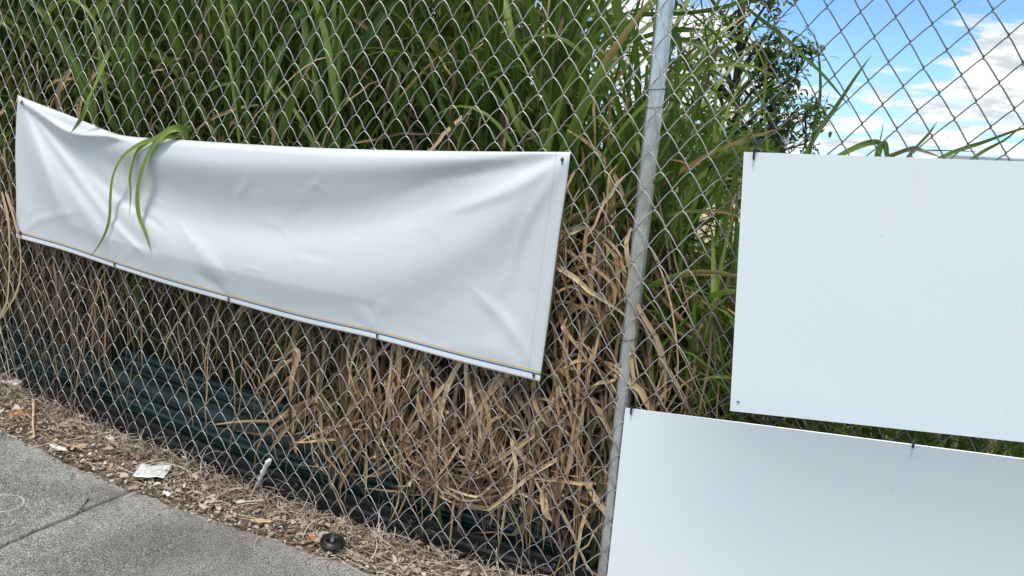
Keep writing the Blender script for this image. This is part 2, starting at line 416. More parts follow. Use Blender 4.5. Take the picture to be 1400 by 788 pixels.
# verge soil strip (along fence from in front to behind)
ss = np.arange(-4.6, 2.4, .03); bb = np.r_[np.arange(-1.15, 1.0, .03), np.arange(1.0, 3.2, .12)]
SS, BBm = np.meshgrid(ss, bb, indexing='ij')
X = OF[0]+rF[0]*SS+aw[0]*BBm; Y = OF[1]+rF[1]*SS+aw[1]*BBm
lump = .006*np.sin(X*17+Y*9)*np.sin(Y*23-X*6)+.004*np.sin(X*41+1)*np.sin(Y*37)+rng.normal(0, .0015, X.shape)
Z = gz(X, Y)-.012+lump*.6
V = np.stack([X, Y, Z], -1).reshape(-1, 3); nb = len(bb)
i, j = np.meshgrid(np.arange(len(ss)-1), np.arange(nb-1), indexing='ij'); a = (i*nb+j).ravel()
verge = mesh_obj('verge', V, np.stack([a, a+nb, a+nb+1, a+1], 1), M_soil)
tag(verge, 'bare soil strip between the sidewalk and the fence', kind='structure')

# ------------------------------------------------------------------ blades
def blade_arrays(base, az, el0, droop, L, wd, n=10, curl=None, twist=None, pw=1.4, azc=None, vcut=0):
    """centre lines for many blades; returns P (B,n,3), side (B,n,3), width (B,n)"""
    Bn = len(L); t = np.linspace(0, 1, n); curl = np.zeros(Bn) if curl is None else curl
    twist = np.zeros(Bn) if twist is None else twist
    el = el0[:, None]-droop[:, None]*t[None]**pw
    azt = az[:, None]+curl[:, None]*t[None]+(0 if azc is None else azc[:, None]*np.sin(t[None]*5))
    D = np.stack([np.cos(el)*np.sin(azt), np.cos(el)*np.cos(azt), np.sin(el)], -1)
    st = D*(L/(n-1))[:, None, None]
    P = np.concatenate([np.zeros((Bn, 1, 3)), np.cumsum(st[:, :-1], axis=1)], 1)+base[:, None, :]
    side = np.stack([np.cos(azt), -np.sin(azt), np.zeros_like(azt)], -1)
    nrm = np.cross(side, D); tw = twist[:, None]*(.3+t[None])
    side = side*np.cos(tw)[..., None]+nrm*np.sin(tw)[..., None]
    nrm = np.cross(side, D)
    prof = np.minimum(1, (t/.12+.35))*(1-t**2.6)**.8; prof[-1] = .03
    return P, side, nrm, wd[:, None]*prof[None], t
def ribbons(P, side, nrm, Wd, t, tone, dry, fold=.22):
    Bn, n = P.shape[:2]
    l = P-side*Wd[..., None]/2+nrm*(Wd*fold)[..., None]; r = P+side*Wd[..., None]/2+nrm*(Wd*fold)[..., None]
    V = np.stack([l, P, r], 2).reshape(-1, 3)
    k = (np.arange(Bn)[:, None]*n+np.arange(n-1)[None]).ravel()*3
    Fq = np.concatenate([np.stack([k, k+1, k+4, k+3], 1), np.stack([k+1, k+2, k+5, k+4], 1)])
    uv = np.zeros((Bn, n, 3, 2)); uv[..., 0] = np.array([0, .5, 1])[None, None]; uv[..., 1] = t[None, :, None]
    rep = lambda a: np.repeat(a, n*3)
    return V, Fq, uv.reshape(-1, 2), rep(tone), rep(dry)
class Bag:
    def __init__(s): s.V = []; s.F = []; s.uv = []; s.t = []; s.d = []; s.o = 0
    def add(s, V, Fq, uv, t, d):
        s.V.append(V); s.F.append(Fq+s.o); s.uv.append(uv); s.t.append(t); s.d.append(d); s.o += len(V)
    def build(s, name, m, parent=None):
        return mesh_obj(name, np.vstack(s.V), np.vstack(s.F), m, parent, uv=np.vstack(s.uv), attrs={'tone': np.concatenate(s.t), 'dry': np.concatenate(s.d)})
U = lambda a, b, n: rng.uniform(a, b, n)
S_END = sv(1010, 240)[0]                      # right end of the tall growth
def pts_back(s, b, h):
    x = OF[0]+rF[0]*s+aw[0]*b; y = OF[1]+rF[1]*s+aw[1]*b
    return np.stack([x, y, gz(x, y)+h], -1)
AZ_TO_CAM = math.atan2(-aw[0], -aw[1]); AZ_R = math.atan2(rF[0], rF[1])

def behind(P, keep):
    b_ = (P-OF)@aw; k = np.clip((.58-P[..., 2])/.2, 0, 1); k = k*k*(3-2*k)
    s_ = (P-OF)@rF; k = k*np.clip((s_mid+.15-s_)/.3, 0, 1)
    return P+(np.clip(FB+keep-b_, 0, None)*k)[..., None]*aw
s_mid = sv(420, 500)[0]; s_rt = sv(1010, 400)[0]
# -- tall green cane grass: stalks with arching leaves
green = Bag()
def stalks(n, s0, s1, b0, b1, h0, h1, leaves, lmin, lmax, wmin, wmax, tone0, tone1, hmin=.75, leanr=0.0, toneshift=None):
    s = U(s0, s1, n); b = b0+(b1-b0)*rng.random(n)**.9; H = U(h0, h1, n)
    la = U(0, 2*np.pi, n); lm = U(.02, .22, n)
    lean = np.stack([np.sin(la)*lm, np.cos(la)*lm], -1)+np.outer(leanr*U(.3, 1, n), rF[:2])
    # stalk ribbons
    base = pts_back(s, b, 0.0)
    L = H*1.02; az = np.arctan2(lean[:, 0], lean[:, 1]); tilt = np.hypot(lean[:, 0], lean[:, 1])
    P, sd, nr, Wd, t = blade_arrays(base, az, np.pi/2-tilt*.6, tilt*.9, L, U(.007, .013, n), n=9)
    Wd[:] = Wd[:, :1]*0+U(.008, .015, n)[:, None]
    P = behind(P-np.clip((P-OF)@NF+.03, 0, None)[..., None]*NF, .24)
    green.add(*ribbons(P, sd, nr, Wd, t, U(.3, .8, n), U(0, .1, n)))
    sp = P
    for k in range(leaves):
        fr = (hmin/H)+(1-hmin/H)*(k+U(0, 1, n))/leaves; fr = np.clip(fr, 0, .99)
        i0 = (fr*8).astype(int); fx = fr*8-i0
        bs = sp[np.arange(n), i0]*(1-fx)[:, None]+sp[np.arange(n), np.minimum(i0+1, 8)]*fx[:, None]
        top = fr**2
        azl = U(0, 2*np.pi, n)
        el0 = U(R(55), R(87), n)
        wide_ = rng.random(n) < .38; el0 = np.where(wide_, U(R(30), R(70), n), el0); dr = U(.3, 1.9, n)*np.where(wide_, 1.25, .6); L = U(lmin, lmax, n)*(1-.25*(fr > .93)); w = U(wmin, wmax, n)
        P, sd, nr, Wd, t = blade_arrays(bs, azl, el0, dr, L, w, n=11, curl=U(-.5, .5, n), twist=U(-1.3, 1.3, n), pw=1.7, azc=U(-.15, .15, n))
        # keep blades behind the fabric
        dF_ = (P-OF)@NF; over = np.clip(dF_+.02, 0, None); P = behind(P-over[..., None]*NF, .24)
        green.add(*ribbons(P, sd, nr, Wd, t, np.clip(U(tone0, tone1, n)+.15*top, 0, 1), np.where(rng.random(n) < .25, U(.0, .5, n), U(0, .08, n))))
S_POLE = sv(845, 200)[0]
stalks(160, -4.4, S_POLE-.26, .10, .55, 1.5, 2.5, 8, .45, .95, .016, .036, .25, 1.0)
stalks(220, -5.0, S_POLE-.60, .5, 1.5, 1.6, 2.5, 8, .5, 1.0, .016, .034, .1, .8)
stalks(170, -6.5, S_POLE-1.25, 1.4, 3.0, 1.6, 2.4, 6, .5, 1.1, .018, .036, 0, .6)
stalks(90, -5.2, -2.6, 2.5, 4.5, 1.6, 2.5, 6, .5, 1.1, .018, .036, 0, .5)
# shorter growth stepping down toward the open sky
stalks(44, S_POLE-.32, S_POLE+.02, .10, .8, 1.1, 1.62, 8, .4, .70, .012, .026, .3, 1.0, .4)
stalks(44, S_POLE-.9, S_POLE-.1, .8, 2.2, 1.0, 1.5, 7, .4, .6, .012, .026, .1, .8, .4)
# leaning outward at the right-hand edge of the growth
stalks(26, S_POLE-.05, S_END-.02, .10, .8, .75, 1.18, 8, .35, .6, .010, .020, .4, 1.0, .35, leanr=.05)
stalks(4, S_POLE-.25, S_POLE+.05, .12, .5, 1.4, 1.8, 5, .45, .8, .010, .020, .4, 1.0, .6, leanr=.10)
# low growth carrying on to the right, below eye level
stalks(170, S_END-.1, 2.6, .10, 1.6, .45, .80, 6, .28, .46, .007, .014, .3, 1.0, .15)
stalks(120, S_END-.2, 4.5, 1.2, 5.0, .45, .72, 5, .3, .48, .008, .016, .2, .9, .15)
# short shoots low in the growth
n = 700; s = U(-4.2, 1.4, n); b = np.where(s < s_mid, U(.6, 1.2, n), U(.10, .9, n))
P, sd, nr, Wd, t = blade_arrays(pts_back(s, b, U(.0, .9, n)), U(0, 6.28, n), U(R(50), R(88), n), U(.2, 1.8, n), U(.3, .7, n), U(.006, .016, n), n=9, twist=U(-1.2, 1.2, n), curl=U(-.6, .6, n))
dF_ = (P-OF)@NF; P = behind(P-np.clip(dF_+.02, 0, None)[..., None]*NF, .24)
green.add(*ribbons(P, sd, nr, Wd, t, U(.1, .8, n), U(0, .6, n)))
n = 1100; s = U(S_POLE+.05, 1.7, n); b = U(.07, .8, n)
P, sd, nr, Wd, t = blade_arrays(pts_back(s, b, U(.1, .8, n)), U(0, 6.28, n), U(R(30), R(85), n), U(.3, 1.9, n), U(.25, .5, n), U(.006, .015, n), n=9, twist=U(-1.2, 1.2, n), curl=U(-.6, .6, n))
P = P-np.clip((P-OF)@NF+.02, 0, None)[..., None]*NF
green.add(*ribbons(P, sd, nr, Wd, t, U(.2, 1.0, n), U(0, .2, n)))
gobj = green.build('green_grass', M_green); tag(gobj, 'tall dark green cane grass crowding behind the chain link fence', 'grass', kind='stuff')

# -- dead thatch hanging below the green
dead = Bag()
def thatch(n, s0, s1, b0, b1, h0, h1, l0, l1, w0, w1, t0, t1, el=(-1.3, .9), dr=(.6, 2.6), nn=11, off=.012, keep=0, curl=1.2, zmin=None):
    s = U(s0, s1, n); b = U(b0, b1, n); h = U(h0, h1, n)
    P, sd, nr, Wd, t = blade_arrays(pts_back(s, b, h), U(0, 6.28, n), U(*el, n), U(*dr, n), U(l0, l1, n), U(w0, w1, n), n=nn, twist=U(-2.2, 2.2, n), curl=U(-curl, curl, n), azc=U(-.5, .5, n)*curl, pw=.9)
    P += rng.normal(0, .0025, P.shape)
    dd = (P-OF)@NF; P = P-np.clip(dd+off, 0, None)[..., None]*NF
    if keep:
        P = behind(P, keep)
    if zmin:
        zm = U(*zmin, n)[:, None]; P[..., 2] = np.where(P[..., 2] < zm, zm-(zm-P[..., 2])*.12, P[..., 2])
    gl = gz(P[..., 0], P[..., 1])+.004; P[..., 2] = np.maximum(P[..., 2], gl)
    dead.add(*ribbons(P, sd, nr, Wd, t, np.clip(U(t0, t1, n), 0, 1), U(0, .25, n), fold=.28))
s_mid = sv(420, 500)[0]; s_rt = sv(1010, 400)[0]
# fine grey stalks on the left
thatch(3300, -4.4, s_mid+.2, .14, .6, .35, 1.3, .2, .6, .003, .010, .0, .72, el=(-1.5, .1), dr=(.1, 1.6), curl=.9, keep=.22)
thatch(420, -4.2, sv(128, 500)[0], .05, .14, .4, 1.2, .3, .6, .003, .010, .15, .75, el=(-1.5, -.8), dr=(0, .6), curl=.5)
thatch(700, -4.4, s_mid, .24, .9, .0, .5, .3, .7, .003, .008, .0, .5, el=(.4, 1.5), dr=(.1, 1.2), keep=.24)
thatch(420, -4.4, s_mid, .05, .2, .65, 1.25, .12, .3, .003, .010, .1, .85, el=(-1.5, .2), dr=(.1, 1.0), keep=.2)
thatch(70, -3.4, s_mid, .04, .08, .5, 1.0, .3, .6, .004, .009, .5, .9, el=(-1.5, -.7), dr=(0, .8), curl=.8)
# broad tan blades in the middle, falling over the sheet
thatch(600, s_mid-.1, -.05, .05, .32, .35, 1.15, .35, .8, .005, .020, .25, 1.0, el=(-1.5, -.3), dr=(.0, .7), curl=.7, zmin=(.12, .40))
thatch(150, s_mid-.1, -.05, .03, .2, .35, 1.0, .3, .6, .010, .024, .6, 1.0, el=(-1.4, .8), dr=(.3, 2.4), curl=1.4, zmin=(.12, .40))
thatch(300, s_mid-.1, -.05, .05, .42, .45, 1.1, .35, .7, .005, .013, .20, .9, el=(-1.3, .9), dr=(.6, 2.6), curl=1.2, zmin=(.12, .45))
thatch(800, s_mid-.2, .1, .25, .9, .3, 1.2, .35, .8, .006, .014, .0, .45, el=(-1.5, 0), dr=(0, 1))
# by the pole
thatch(620, -.75, S_POLE+.06, .05, .4, .5, 1.32, .3, .75, .005, .015, .2, 1.0, el=(-1.5, -.4), dr=(.0, .8), curl=.5)
thatch(300, S_POLE, S_END+.03, .06, .6, .3, 1.05, .3, .65, .004, .013, .1, .9, el=(-1.5, .3), dr=(.1, 1.4))
thatch(230, -.1, 1.4, .1, .7, .1, .75, .25, .6, .004, .012, .1, .75)
# dark standing stalks deep inside
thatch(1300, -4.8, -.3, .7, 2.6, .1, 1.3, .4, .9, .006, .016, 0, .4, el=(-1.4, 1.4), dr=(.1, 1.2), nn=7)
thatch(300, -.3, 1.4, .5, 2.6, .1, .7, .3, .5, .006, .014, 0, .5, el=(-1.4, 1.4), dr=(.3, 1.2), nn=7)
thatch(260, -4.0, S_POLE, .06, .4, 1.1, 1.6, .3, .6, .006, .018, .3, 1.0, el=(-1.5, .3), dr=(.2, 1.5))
# scattered dry leaves among the green
thatch(200, -4.0, S_POLE-.3, .08, .6, 1.2, 2.1, .2, .5, .006, .016, .4, 1.0, el=(-1.5, .8), dr=(.2, 1.5))
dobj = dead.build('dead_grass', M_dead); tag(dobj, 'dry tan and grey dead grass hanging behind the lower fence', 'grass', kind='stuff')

# -- single blades drawn along paths on the (offset) fence plane
def path_blade(px, off, wd, m, parent=None, name='blade', tone=.7, dry=0.0, n=24, prof='leaf', nodes_off=None, turn=.35):
    if nodes_off is None: C = np.array([at(x, y, off) for x, y in px])
    else: C = np.array([at(x, y, o) for (x, y), o in zip(px, nodes_off)])
    P = spline(C, n); T = np.gradient(P, axis=0); T /= np.linalg.norm(T, axis=1)[:, None]
    t = np.linspace(0, 1, n); ang = turn*np.sin(t*6+tone*9)
    side = np.cross(T, NF[None]); side /= np.linalg.norm(side, axis=1)[:, None]; nr = np.cross(side, T)
    side2 = side*np.cos(ang)[:, None]+nr*np.sin(ang)[:, None]; nr = np.cross(side2, T)
    w = wd*(np.minimum(1, t/.15+.45)*(1-t**3)**.8 if prof == 'leaf' else (.8+.2*np.sin(t*9))); w = np.array(w); w[-1] = max(w[-1], wd*.04)
    V, Fq, uv, tn, dr = ribbons(P[None], side2[None], nr[None], w[None], t, np.array([tone]), np.array([dry]), fold=.2)
    if parent is not None: return mesh_obj(name, V, Fq, m, parent, uv=uv, attrs={'tone': tn, 'dry': dr})
    return mesh_obj(name, V, Fq, m, None, uv=uv, attrs={'tone': tn, 'dry': dr}, base=P[0])
hang = [
 ([(262, 172), (236, 176), (212, 190), (190, 205), (183, 222), (178, 245), (179, 262), (177, 296)], .016, 'short green grass blade hanging straight down over the banner between two longer blades', .012),
 ([(250, 186), (222, 189), (196, 196), (170, 214), (156, 240), (152, 268), (150, 300), (141, 326), (124, 352)], .020, 'long narrow green grass blade curving leftmost over the banner, tip near the hem', .014),
 ([(262, 178), (240, 176), (222, 187), (206, 208), (194, 240), (189, 268), (191, 296), (199, 318), (206, 343)], .019, 'widest green grass blade draped over the banner, right of the other hanging blades', .020),
 ([(150, 70), (135, 110), (122, 138), (113, 160), (97, 182)], .022, 'short green grass blade poking down over the raised left corner of the banner', .020)]
tuft_a = empty('grass_tuft', at(230, 176, -.02), label='three long green grass blades drooping over the top edge of the white banner', cat='grass')
tuft_b = empty('grass_tuft', at(150, 70, -.02), label='single short green grass blade poking down over the raised left banner corner', cat='grass')
for px, off, lab, w in hang:
    path_blade(px, off, w*1.3, M_green, tuft_b if w == .020 and px[0][0] < 200 else tuft_a, name='blade', tone=.98, nodes_off=[-.02, .025]+[off+.028]*(len(px)-2), turn=.4)
# dry stems hanging in front at the far left
dry_l = [([(3, 262), (12, 300), (14, 340), (13, 380), (10, 412), (-4, 442), (-10, 470)], .010, 'broad dry tan grass stem hanging at the left edge of the fence'),
         ([(8, 262), (18, 292), (28, 335), (29, 368), (24, 398), (8, 425), (-6, 445)], .009, 'dry tan grass stem bowing out to the right beside the banner corner'),
         ([(-3, 435), (4, 462), (10, 490), (14, 520)], .007, 'thin pale dry stem hanging low at the left edge above the litter')]
tuft_c = empty('dry_grass_tuft', at(3, 262, .02), label='long dry tan grass stems hanging in front of the fence left of the banner', cat='dry grass')
for px, w, lab in dry_l: path_blade(px, .03, w*1.5, M_dead, tuft_c, name='stem', tone=.92, turn=.3)
# blades rising behind the upper sign against the sky
tuft = empty('grass_tuft', BP(sv(1200, 300)[0], .25, 0), label='sparse green grass blades with dry tips rising behind the upper white sign', cat='grass')
sky_blades = [
 ([(1020, 10), (1067, 47), (1100, 79), (1130, 108), (1165, 150)], .009, .5, 0), ([(1098, 260), (1112, 180), (1121, 130), (1120, 80), (1112, 40)], .007, .3, .1),
 ([(1085, 260), (1110, 196), (1140, 150), (1165, 112), (1192, 75)], .011, .8, 0), ([(1100, 240), (1115, 180), (1136, 122)], .003, .4, 0),
 ([(1130, 225), (1165, 205), (1190, 195), (1203, 196), (1198, 215), (1196, 240)], .014, .8, .35), ([(1190, 240), (1200, 215), (1208, 196), (1213, 212), (1216, 235)], .014, .6, 0),
 ([(1198, 215), (1204, 190), (1208, 166)], .003, .6, .1), ([(1195, 225), (1222, 211), (1246, 203), (1262, 207), (1290, 217)], .011, .3, .9),
 ([(1225, 235), (1250, 205), (1268, 185), (1282, 165)], .007, .6, .15), ([(1258, 232), (1300, 210), (1345, 194), (1390, 178), (1440, 168)], .009, .8, .1),
 ([(1310, 232), (1345, 207), (1375, 190), (1402, 168)], .007, .8, .2), ([(1262, 206), (1300, 206), (1340, 208)], .003, .9, .9),
 ([(1005, 215), (1040, 150), (1046, 100), (1030, 60), (1000, 20)], .006, .8, .3), ([(1055, 240), (1048, 190), (1044, 130), (1048, 90), (1042, 70)], .005, .9, .5)]
for k, (px, w, tn, dy) in enumerate(sky_blades):
    path_blade(px, -.06-.02*(k % 5), w*1.1, M_green, tuft, 'blade', tone=tn, dry=dy, turn=.6)
tuft2 = empty('grass_tuft', BP(sv(900, 300)[0], .2, 0), label='long green blades arching right past the galvanized post toward the sky', cat='grass')
for k, (px, w) in enumerate([
 ([(860, 20), (930, 18), (990, 10), (1050, -10), (1100, -14)], .012), ([(850, 60), (910, 42), (960, 43), (1000, 50), (1035, 65)], .014), ([(880, 60), (930, 55), (970, 70), (1010, 90), (1040, 118)], .015),
 ([(870, 110), (920, 84), (960, 92), (1000, 112), (1035, 150)], .011), ([(880, 150), (930, 118), (975, 122), (1020, 160)], .012), ([(890, 240), (920, 180), (925, 120), (945, 150), (955, 215)], .012),
 ([(905, 300), (918, 220), (922, 150), (935, 190), (960, 262)], .014), ([(900, 60), (925, 60), (950, 110), (975, 160), (992, 215)], .011), ([(905, 10), (928, 60), (925, 110), (922, 150)], .016),
 ([(915, 330), (950, 250), (985, 215), (1018, 208)], .009), ([(925, 340), (960, 290), (995, 262), (1040, 262)], .010), ([(920, 320), (945, 260), (990, 225), (1025, 196)], .008),
 ([(905, -10), (960, 30), (1010, 80), (1050, 100)], .007), ([(900, 130), (960, 150), (1000, 170), (1040, 205)], .009)]):
    path_blade(px, -.10-.03*(k % 4), w, M_green, tuft2, 'blade', tone=.35+.1*(k % 6), dry=.05, turn=.7)
# bright tangle of dry blades
tangle = empty('dry_grass_tangle', BP(sv(650, 700)[0], .03, 0), label='bright tan tangle of curled dry blades bulging against the fence below the banner', cat='dry grass')
tang = [([(575, 500), (588, 525), (594, 560), (595, 592)], .022, .92), ([(600, 560), (640, 572), (700, 585), (735, 595)], .010, .9), ([(560, 640), (595, 612), (640, 596), (690, 590)], .010, .8),
        ([(690, 560), (712, 580), (735, 600), (752, 625)], .018, .98), ([(640, 520), (660, 560), (690, 620), (700, 660), (705, 690)], .008, .88)]
for k in range(26):
    a0 = random.uniform(.1, 1.6); a1 = a0+random.uniform(1.5, 3.6); rx = random.uniform(45, 82); ry = random.uniform(38, 66); cx = 655+random.uniform(-14, 14); cy = 628+random.uniform(-12, 14)
    tang.append(([(cx+rx*math.cos(a)+random.uniform(-5, 5), cy+ry*math.sin(a)+random.uniform(-5, 5)) for a in np.linspace(a0, a1, 6)], random.uniform(.006, .012), random.uniform(.6, 1)))
for k in range(46):
    x0 = random.uniform(420, 770); y0 = random.uniform(470, 580)+(x0-420)*.10; x1 = x0+random.uniform(-25, 45)
    tang.append(([(x0, y0), (x0+random.uniform(-12, 14), y0+45), (x1+random.uniform(-12, 12), y0+95), (x1+random.uniform(-16, 16), y0+random.uniform(120, 160))], random.uniform(.006, .014), random.uniform(.5, 1)))
for k in range(12):
    x0 = random.uniform(770, 810); y0 = random.uniform(300, 560)
    tang.append(([(x0-30, y0), (x0, y0-12), (x0+30, y0+10), (x0+50, y0+40)], .010, random.uniform(.6, 1)))
for k, (px, w, tn) in enumerate(tang):
    px = [p for p in px]
    path_blade(px, -.012-.006*(k % 9), w, M_dead, tangle, 'blade', tone=tn, turn=.8, dry=.1)

# ------------------------------------------------------------------ chain link fence
fence = empty('chain_link_fence', BP(0, FB, 0), label='galvanized chain link fence with a round steel post carrying the banner and the signs', cat='fence')
Wd_, Hd_ = .0727, .094
kS, kV = sv(670.2, 121.7)
def rowoff(s):
    r1 = -.125*np.clip(s-.12, 0, None); r2 = .10*np.clip(-2.2-s, 0, None); return r1+r2
def lean_(s): return np.interp(s, [-3, -2, -1, -.4, 0, .5, 2], [.22, .20, .12, .06, .06, .02, .02])
def vmap(v): return v if v > -.35 else -.35+(v+.35)*1.08
def knuckle(i, j, jit=True):
    """i: half columns, j: half rows"""
    s = kS+i*Wd_/2; v = kV+j*Hd_/2
    v = vmap(v)
    s2 = s+lean_(s)*(v-kV)
    # squeezed columns low beside the post
    g_ = math.exp(-((v+1.0)/.28)**2) if v > -1.0 else 1.0
    s2 += g_*.030*math.exp(-((s2+.27)/.09)**2)*math.tanh((-.27-s2)/.03)
    v2 = v+rowoff(s)
    v2 += .006*math.sin(s*5.1+v*2)+.004*math.sin(s*11+v*7); s2 += .005*math.sin(v*6+s*3)
    off = .006*math.sin(s*3.1+1)*math.sin(v*2.7)
    if v < -1.1: off += .02*math.sin(s*7.3)*min(1, (-1.1-v)/.2)
    return s2, v2, off
random.seed(11)
kn = {}
def K(i, j):
    if (i, j) not in kn:
        s, v, o = knuckle(i, j); kn[(i, j)] = (s+random.gauss(0, .0007), v+random.gauss(0, .0009), o)
    return kn[(i, j)]
RW = .00162
i0 = int((-4.5-kS)/(Wd_/2)); i1 = int((2.1-kS)/(Wd_/2))
for i in range(i0, i1):
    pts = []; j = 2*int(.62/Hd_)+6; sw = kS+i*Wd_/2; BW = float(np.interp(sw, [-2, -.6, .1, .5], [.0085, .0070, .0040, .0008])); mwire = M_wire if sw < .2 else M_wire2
    while True:
        col = i if (j+i) % 2 == 0 else i+1            # corner column at this half row
        s, v, o = K(col, j); right = (col == i+1); sg = 1 if right else -1; dz = .0022; e = .0012
        p0 = FP(s, v, o); floor_ = float(gz(p0[0], p0[1]))
        pts += [FP(s+e*sg, v+.0016, o+dz*.45*sg), FP(s+e*sg, v-.0016, o-dz*.45*sg)]
        if p0[2] < floor_+.055+.012*math.sin(i*2.3):
            # selvage: pairs of wires folded over each other
            c2 = FP(s, v, o); dn = -upF; lenh = .022+.008*((i*7) % 3)
            pts += [c2+dn*lenh*.5-rF*sg*.001+NF*dz, c2+dn*lenh-rF*sg*.004+NF*dz, c2+dn*(lenh+.003)-rF*sg*.0075, c2+dn*lenh*.6-rF*sg*.008-NF*dz]
            break
        s2, v2, o2 = K(i+1 if col == i else i, j-1); dd = -dz if right else dz    # rightward legs lie in front
        for t in (.14, .38, .62, .86):
            bow = BW*4*t*(1-t)
            pts.append(FP(s+(s2-s)*t, v+(v2-v)*t+bow*.75, o+(o2-o)*t+dd)-rF*sg*bow*.35)
        j -= 1
    vs, fs = tube(pts, RW, 5, True)
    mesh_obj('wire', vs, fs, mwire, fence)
# post
def post(points, rad, name='post'):
    vs, fs = tube(points, rad, 28, True); return mesh_obj(name, vs, fs, M_post, fence)
PR = .0225
pt_, pb_ = sv(903.9, 20), sv(849, 540)
sl_ = (pt_[0]-pb_[0])/(pt_[1]-pb_[1])
def post_at(v, ds=0): return FP(pt_[0]+(v-pt_[1])*sl_+ds, v, -PR-.006)
post([post_at(v) for v in np.linspace(-1.42, .80, 10)], PR)
for ds in (-3.05, 3.0): post([post_at(v, ds) for v in np.linspace(-1.42 if ds > 0 else -1.2, .80, 6)], PR)
vs, fs = tube([FP(s, .80+(-.125*max(0, s-.12)), -PR-.006) for s in np.linspace(-4.4, 2.1, 12)], .019, 20); mesh_obj('top_rail', vs, fs, M_post, fence)
def ring(v0, tilt, rad, m, ext=None, name='wire_tie'):
    c = post_at(v0); T = upF; pts = []
    for a in np.linspace(0, 2*np.pi, 26):
        pts.append(c+(rF*math.cos(a)+NF*math.sin(a))*(PR+rad)+T*(math.cos(a)*tilt+.001*math.sin(3*a)))
    if ext: pts = pts[:14]+[] if False else pts
    vs, fs = tube(pts, rad, 6); mesh_obj(name, vs, fs, m, fence)
    if ext is not None:
        e0 = c+rF*(PR+rad)+T*tilt
        vs, fs = tube(spline([e0, e0+rF*ext[0]*.6+NF*.006+T*.004, e0+rF*ext[0]+T*ext[1]+NF*.01], 8), rad, 6); mesh_obj(name, vs, fs, m, fence)
ring(sv(885, 122)[1], .001, .0011, M_darkwire, (.010, -.012)); ring(sv(885, 147)[1], .0015, .0011, M_redwire, (.006, .004)); ring(sv(858, 467)[1], .006, .0012, M_darkwire, (.004, .003))

# ------------------------------------------------------------------ banner
def cr(ctrl, x):     # smooth y(x) through control points
    c = np.array(ctrl, float); return np.interp(x, c[:, 0], c[:, 1])
top_c = spline([(24, 130), (50, 141), (100, 160), (150, 180), (180, 187), (240, 191), (350, 198), (450, 203), (560, 206), (680, 207.5), (780, 208)], 400)
bot_c = spline([(22, 325), (88, 343), (157, 366), (235, 391), (313, 413), (415, 441), (515, 464), (630, 495), (738, 522)], 400)
lef_c = spline([(24, 130), (21, 200), (22, 265), (22, 325)], 100)
rig_c = spline([(780, 208), (773, 262), (763, 330), (753, 410), (745, 470), (738, 522)], 100)
def arcparam(c):
    w = np.array([at(*p) for p in c]); l = np.r_[0, np.cumsum(np.linalg.norm(np.diff(w, axis=0), axis=1))]; return l/l[-1], l[-1]
TA, TL = arcparam(top_c); BA, BL = arcparam(bot_c); LA, LL = arcparam(lef_c); RA, RL = arcparam(rig_c)
pick = lambda c, A, u: np.array([np.interp(u, A, c[:, 0]), np.interp(u, A, c[:, 1])])
def ban_px(u, v):    # v 0 top .. 1 bottom; Coons patch
    T, Bm, L, Rr = pick(top_c, TA, u), pick(bot_c, BA, u), pick(lef_c, LA, v), pick(rig_c, RA, v)
    P00, P10, P01, P11 = top_c[0], top_c[-1], bot_c[0], bot_c[-1]
    return (1-v)*T+v*Bm+(1-u)*L+u*Rr-((1-u)*(1-v)*P00+u*(1-v)*P10+(1-u)*v*P01+u*v*P11)
def seg_d(p, line):
    best = 1e9; tt = 0; L = len(line)-1
    for k in range(L):
        a, b = line[k], line[k+1]; ab = b-a; h = np.clip(((p-a)@ab)/(ab@ab), 0, 1); d = np.hypot(*(p-a-h*ab))
        if d < best: best = d; tt = (k+h)/L; sgn = np.sign(ab[0]*(p-a)[1]-ab[1]*(p-a)[0])
    return best, tt, sgn
folds = [  # path, sigma start, sigma end(px), amplitude start/mid/end (m), positive towards the camera
 ([(28, 134), (70, 165), (130, 225), (220, 274), (320, 298), (430, 302), (540, 284), (660, 240), (772, 212)], 8, 38, (.004, -.021, -.004)),
 ([(28, 134), (60, 200), (120, 290), (220, 352), (340, 388), (470, 392), (590, 362), (690, 300), (772, 216)], 10, 46, (.002, .012, .004)),
 ([(60, 150), (110, 186), (180, 208), (280, 222), (420, 226), (560, 224), (700, 216)], 6, 24, (.006, .011, .002)),
 ([(30, 138), (62, 162), (100, 183), (150, 186), (176, 188)], 4, 5, (.006, .016, .002)),
 ([(30, 138), (60, 185), (110, 250), (160, 305), (215, 345)], 5, 16, (-.006, -.009, -.001)),
 ([(28, 140), (45, 200), (75, 270), (110, 320)], 6, 14, (.005, .006, .0)),
 ([(26, 150), (32, 220), (40, 290)], 5, 8, (-.003, -.003, .0)),
 ([(157, 360), (140, 330), (112, 285), (90, 240)], 3, 11, (-.002, .004, .0)),
 ([(313, 404), (300, 380), (278, 350), (250, 315)], 3, 14, (-.003, .006, .0)),
 ([(313, 404), (292, 388), (262, 372)], 3, 8, (.001, -.004, .0)),
 ([(515, 455), (500, 436), (478, 415)], 3, 9, (-.002, .003, .0)), ([(515, 455), (522, 430), (528, 408)], 3, 9, (-.002, .003, .0)),
 ([(738, 516), (705, 495), (660, 478), (610, 470)], 3, 12, (-.001, .003, .0)), ([(775, 212), (752, 270), (738, 330), (725, 400)], 4, 14, (.002, .004, .0)),
 ([(775, 212), (735, 300), (700, 400), (670, 470)], 6, 30, (-.003, -.006, .0))]
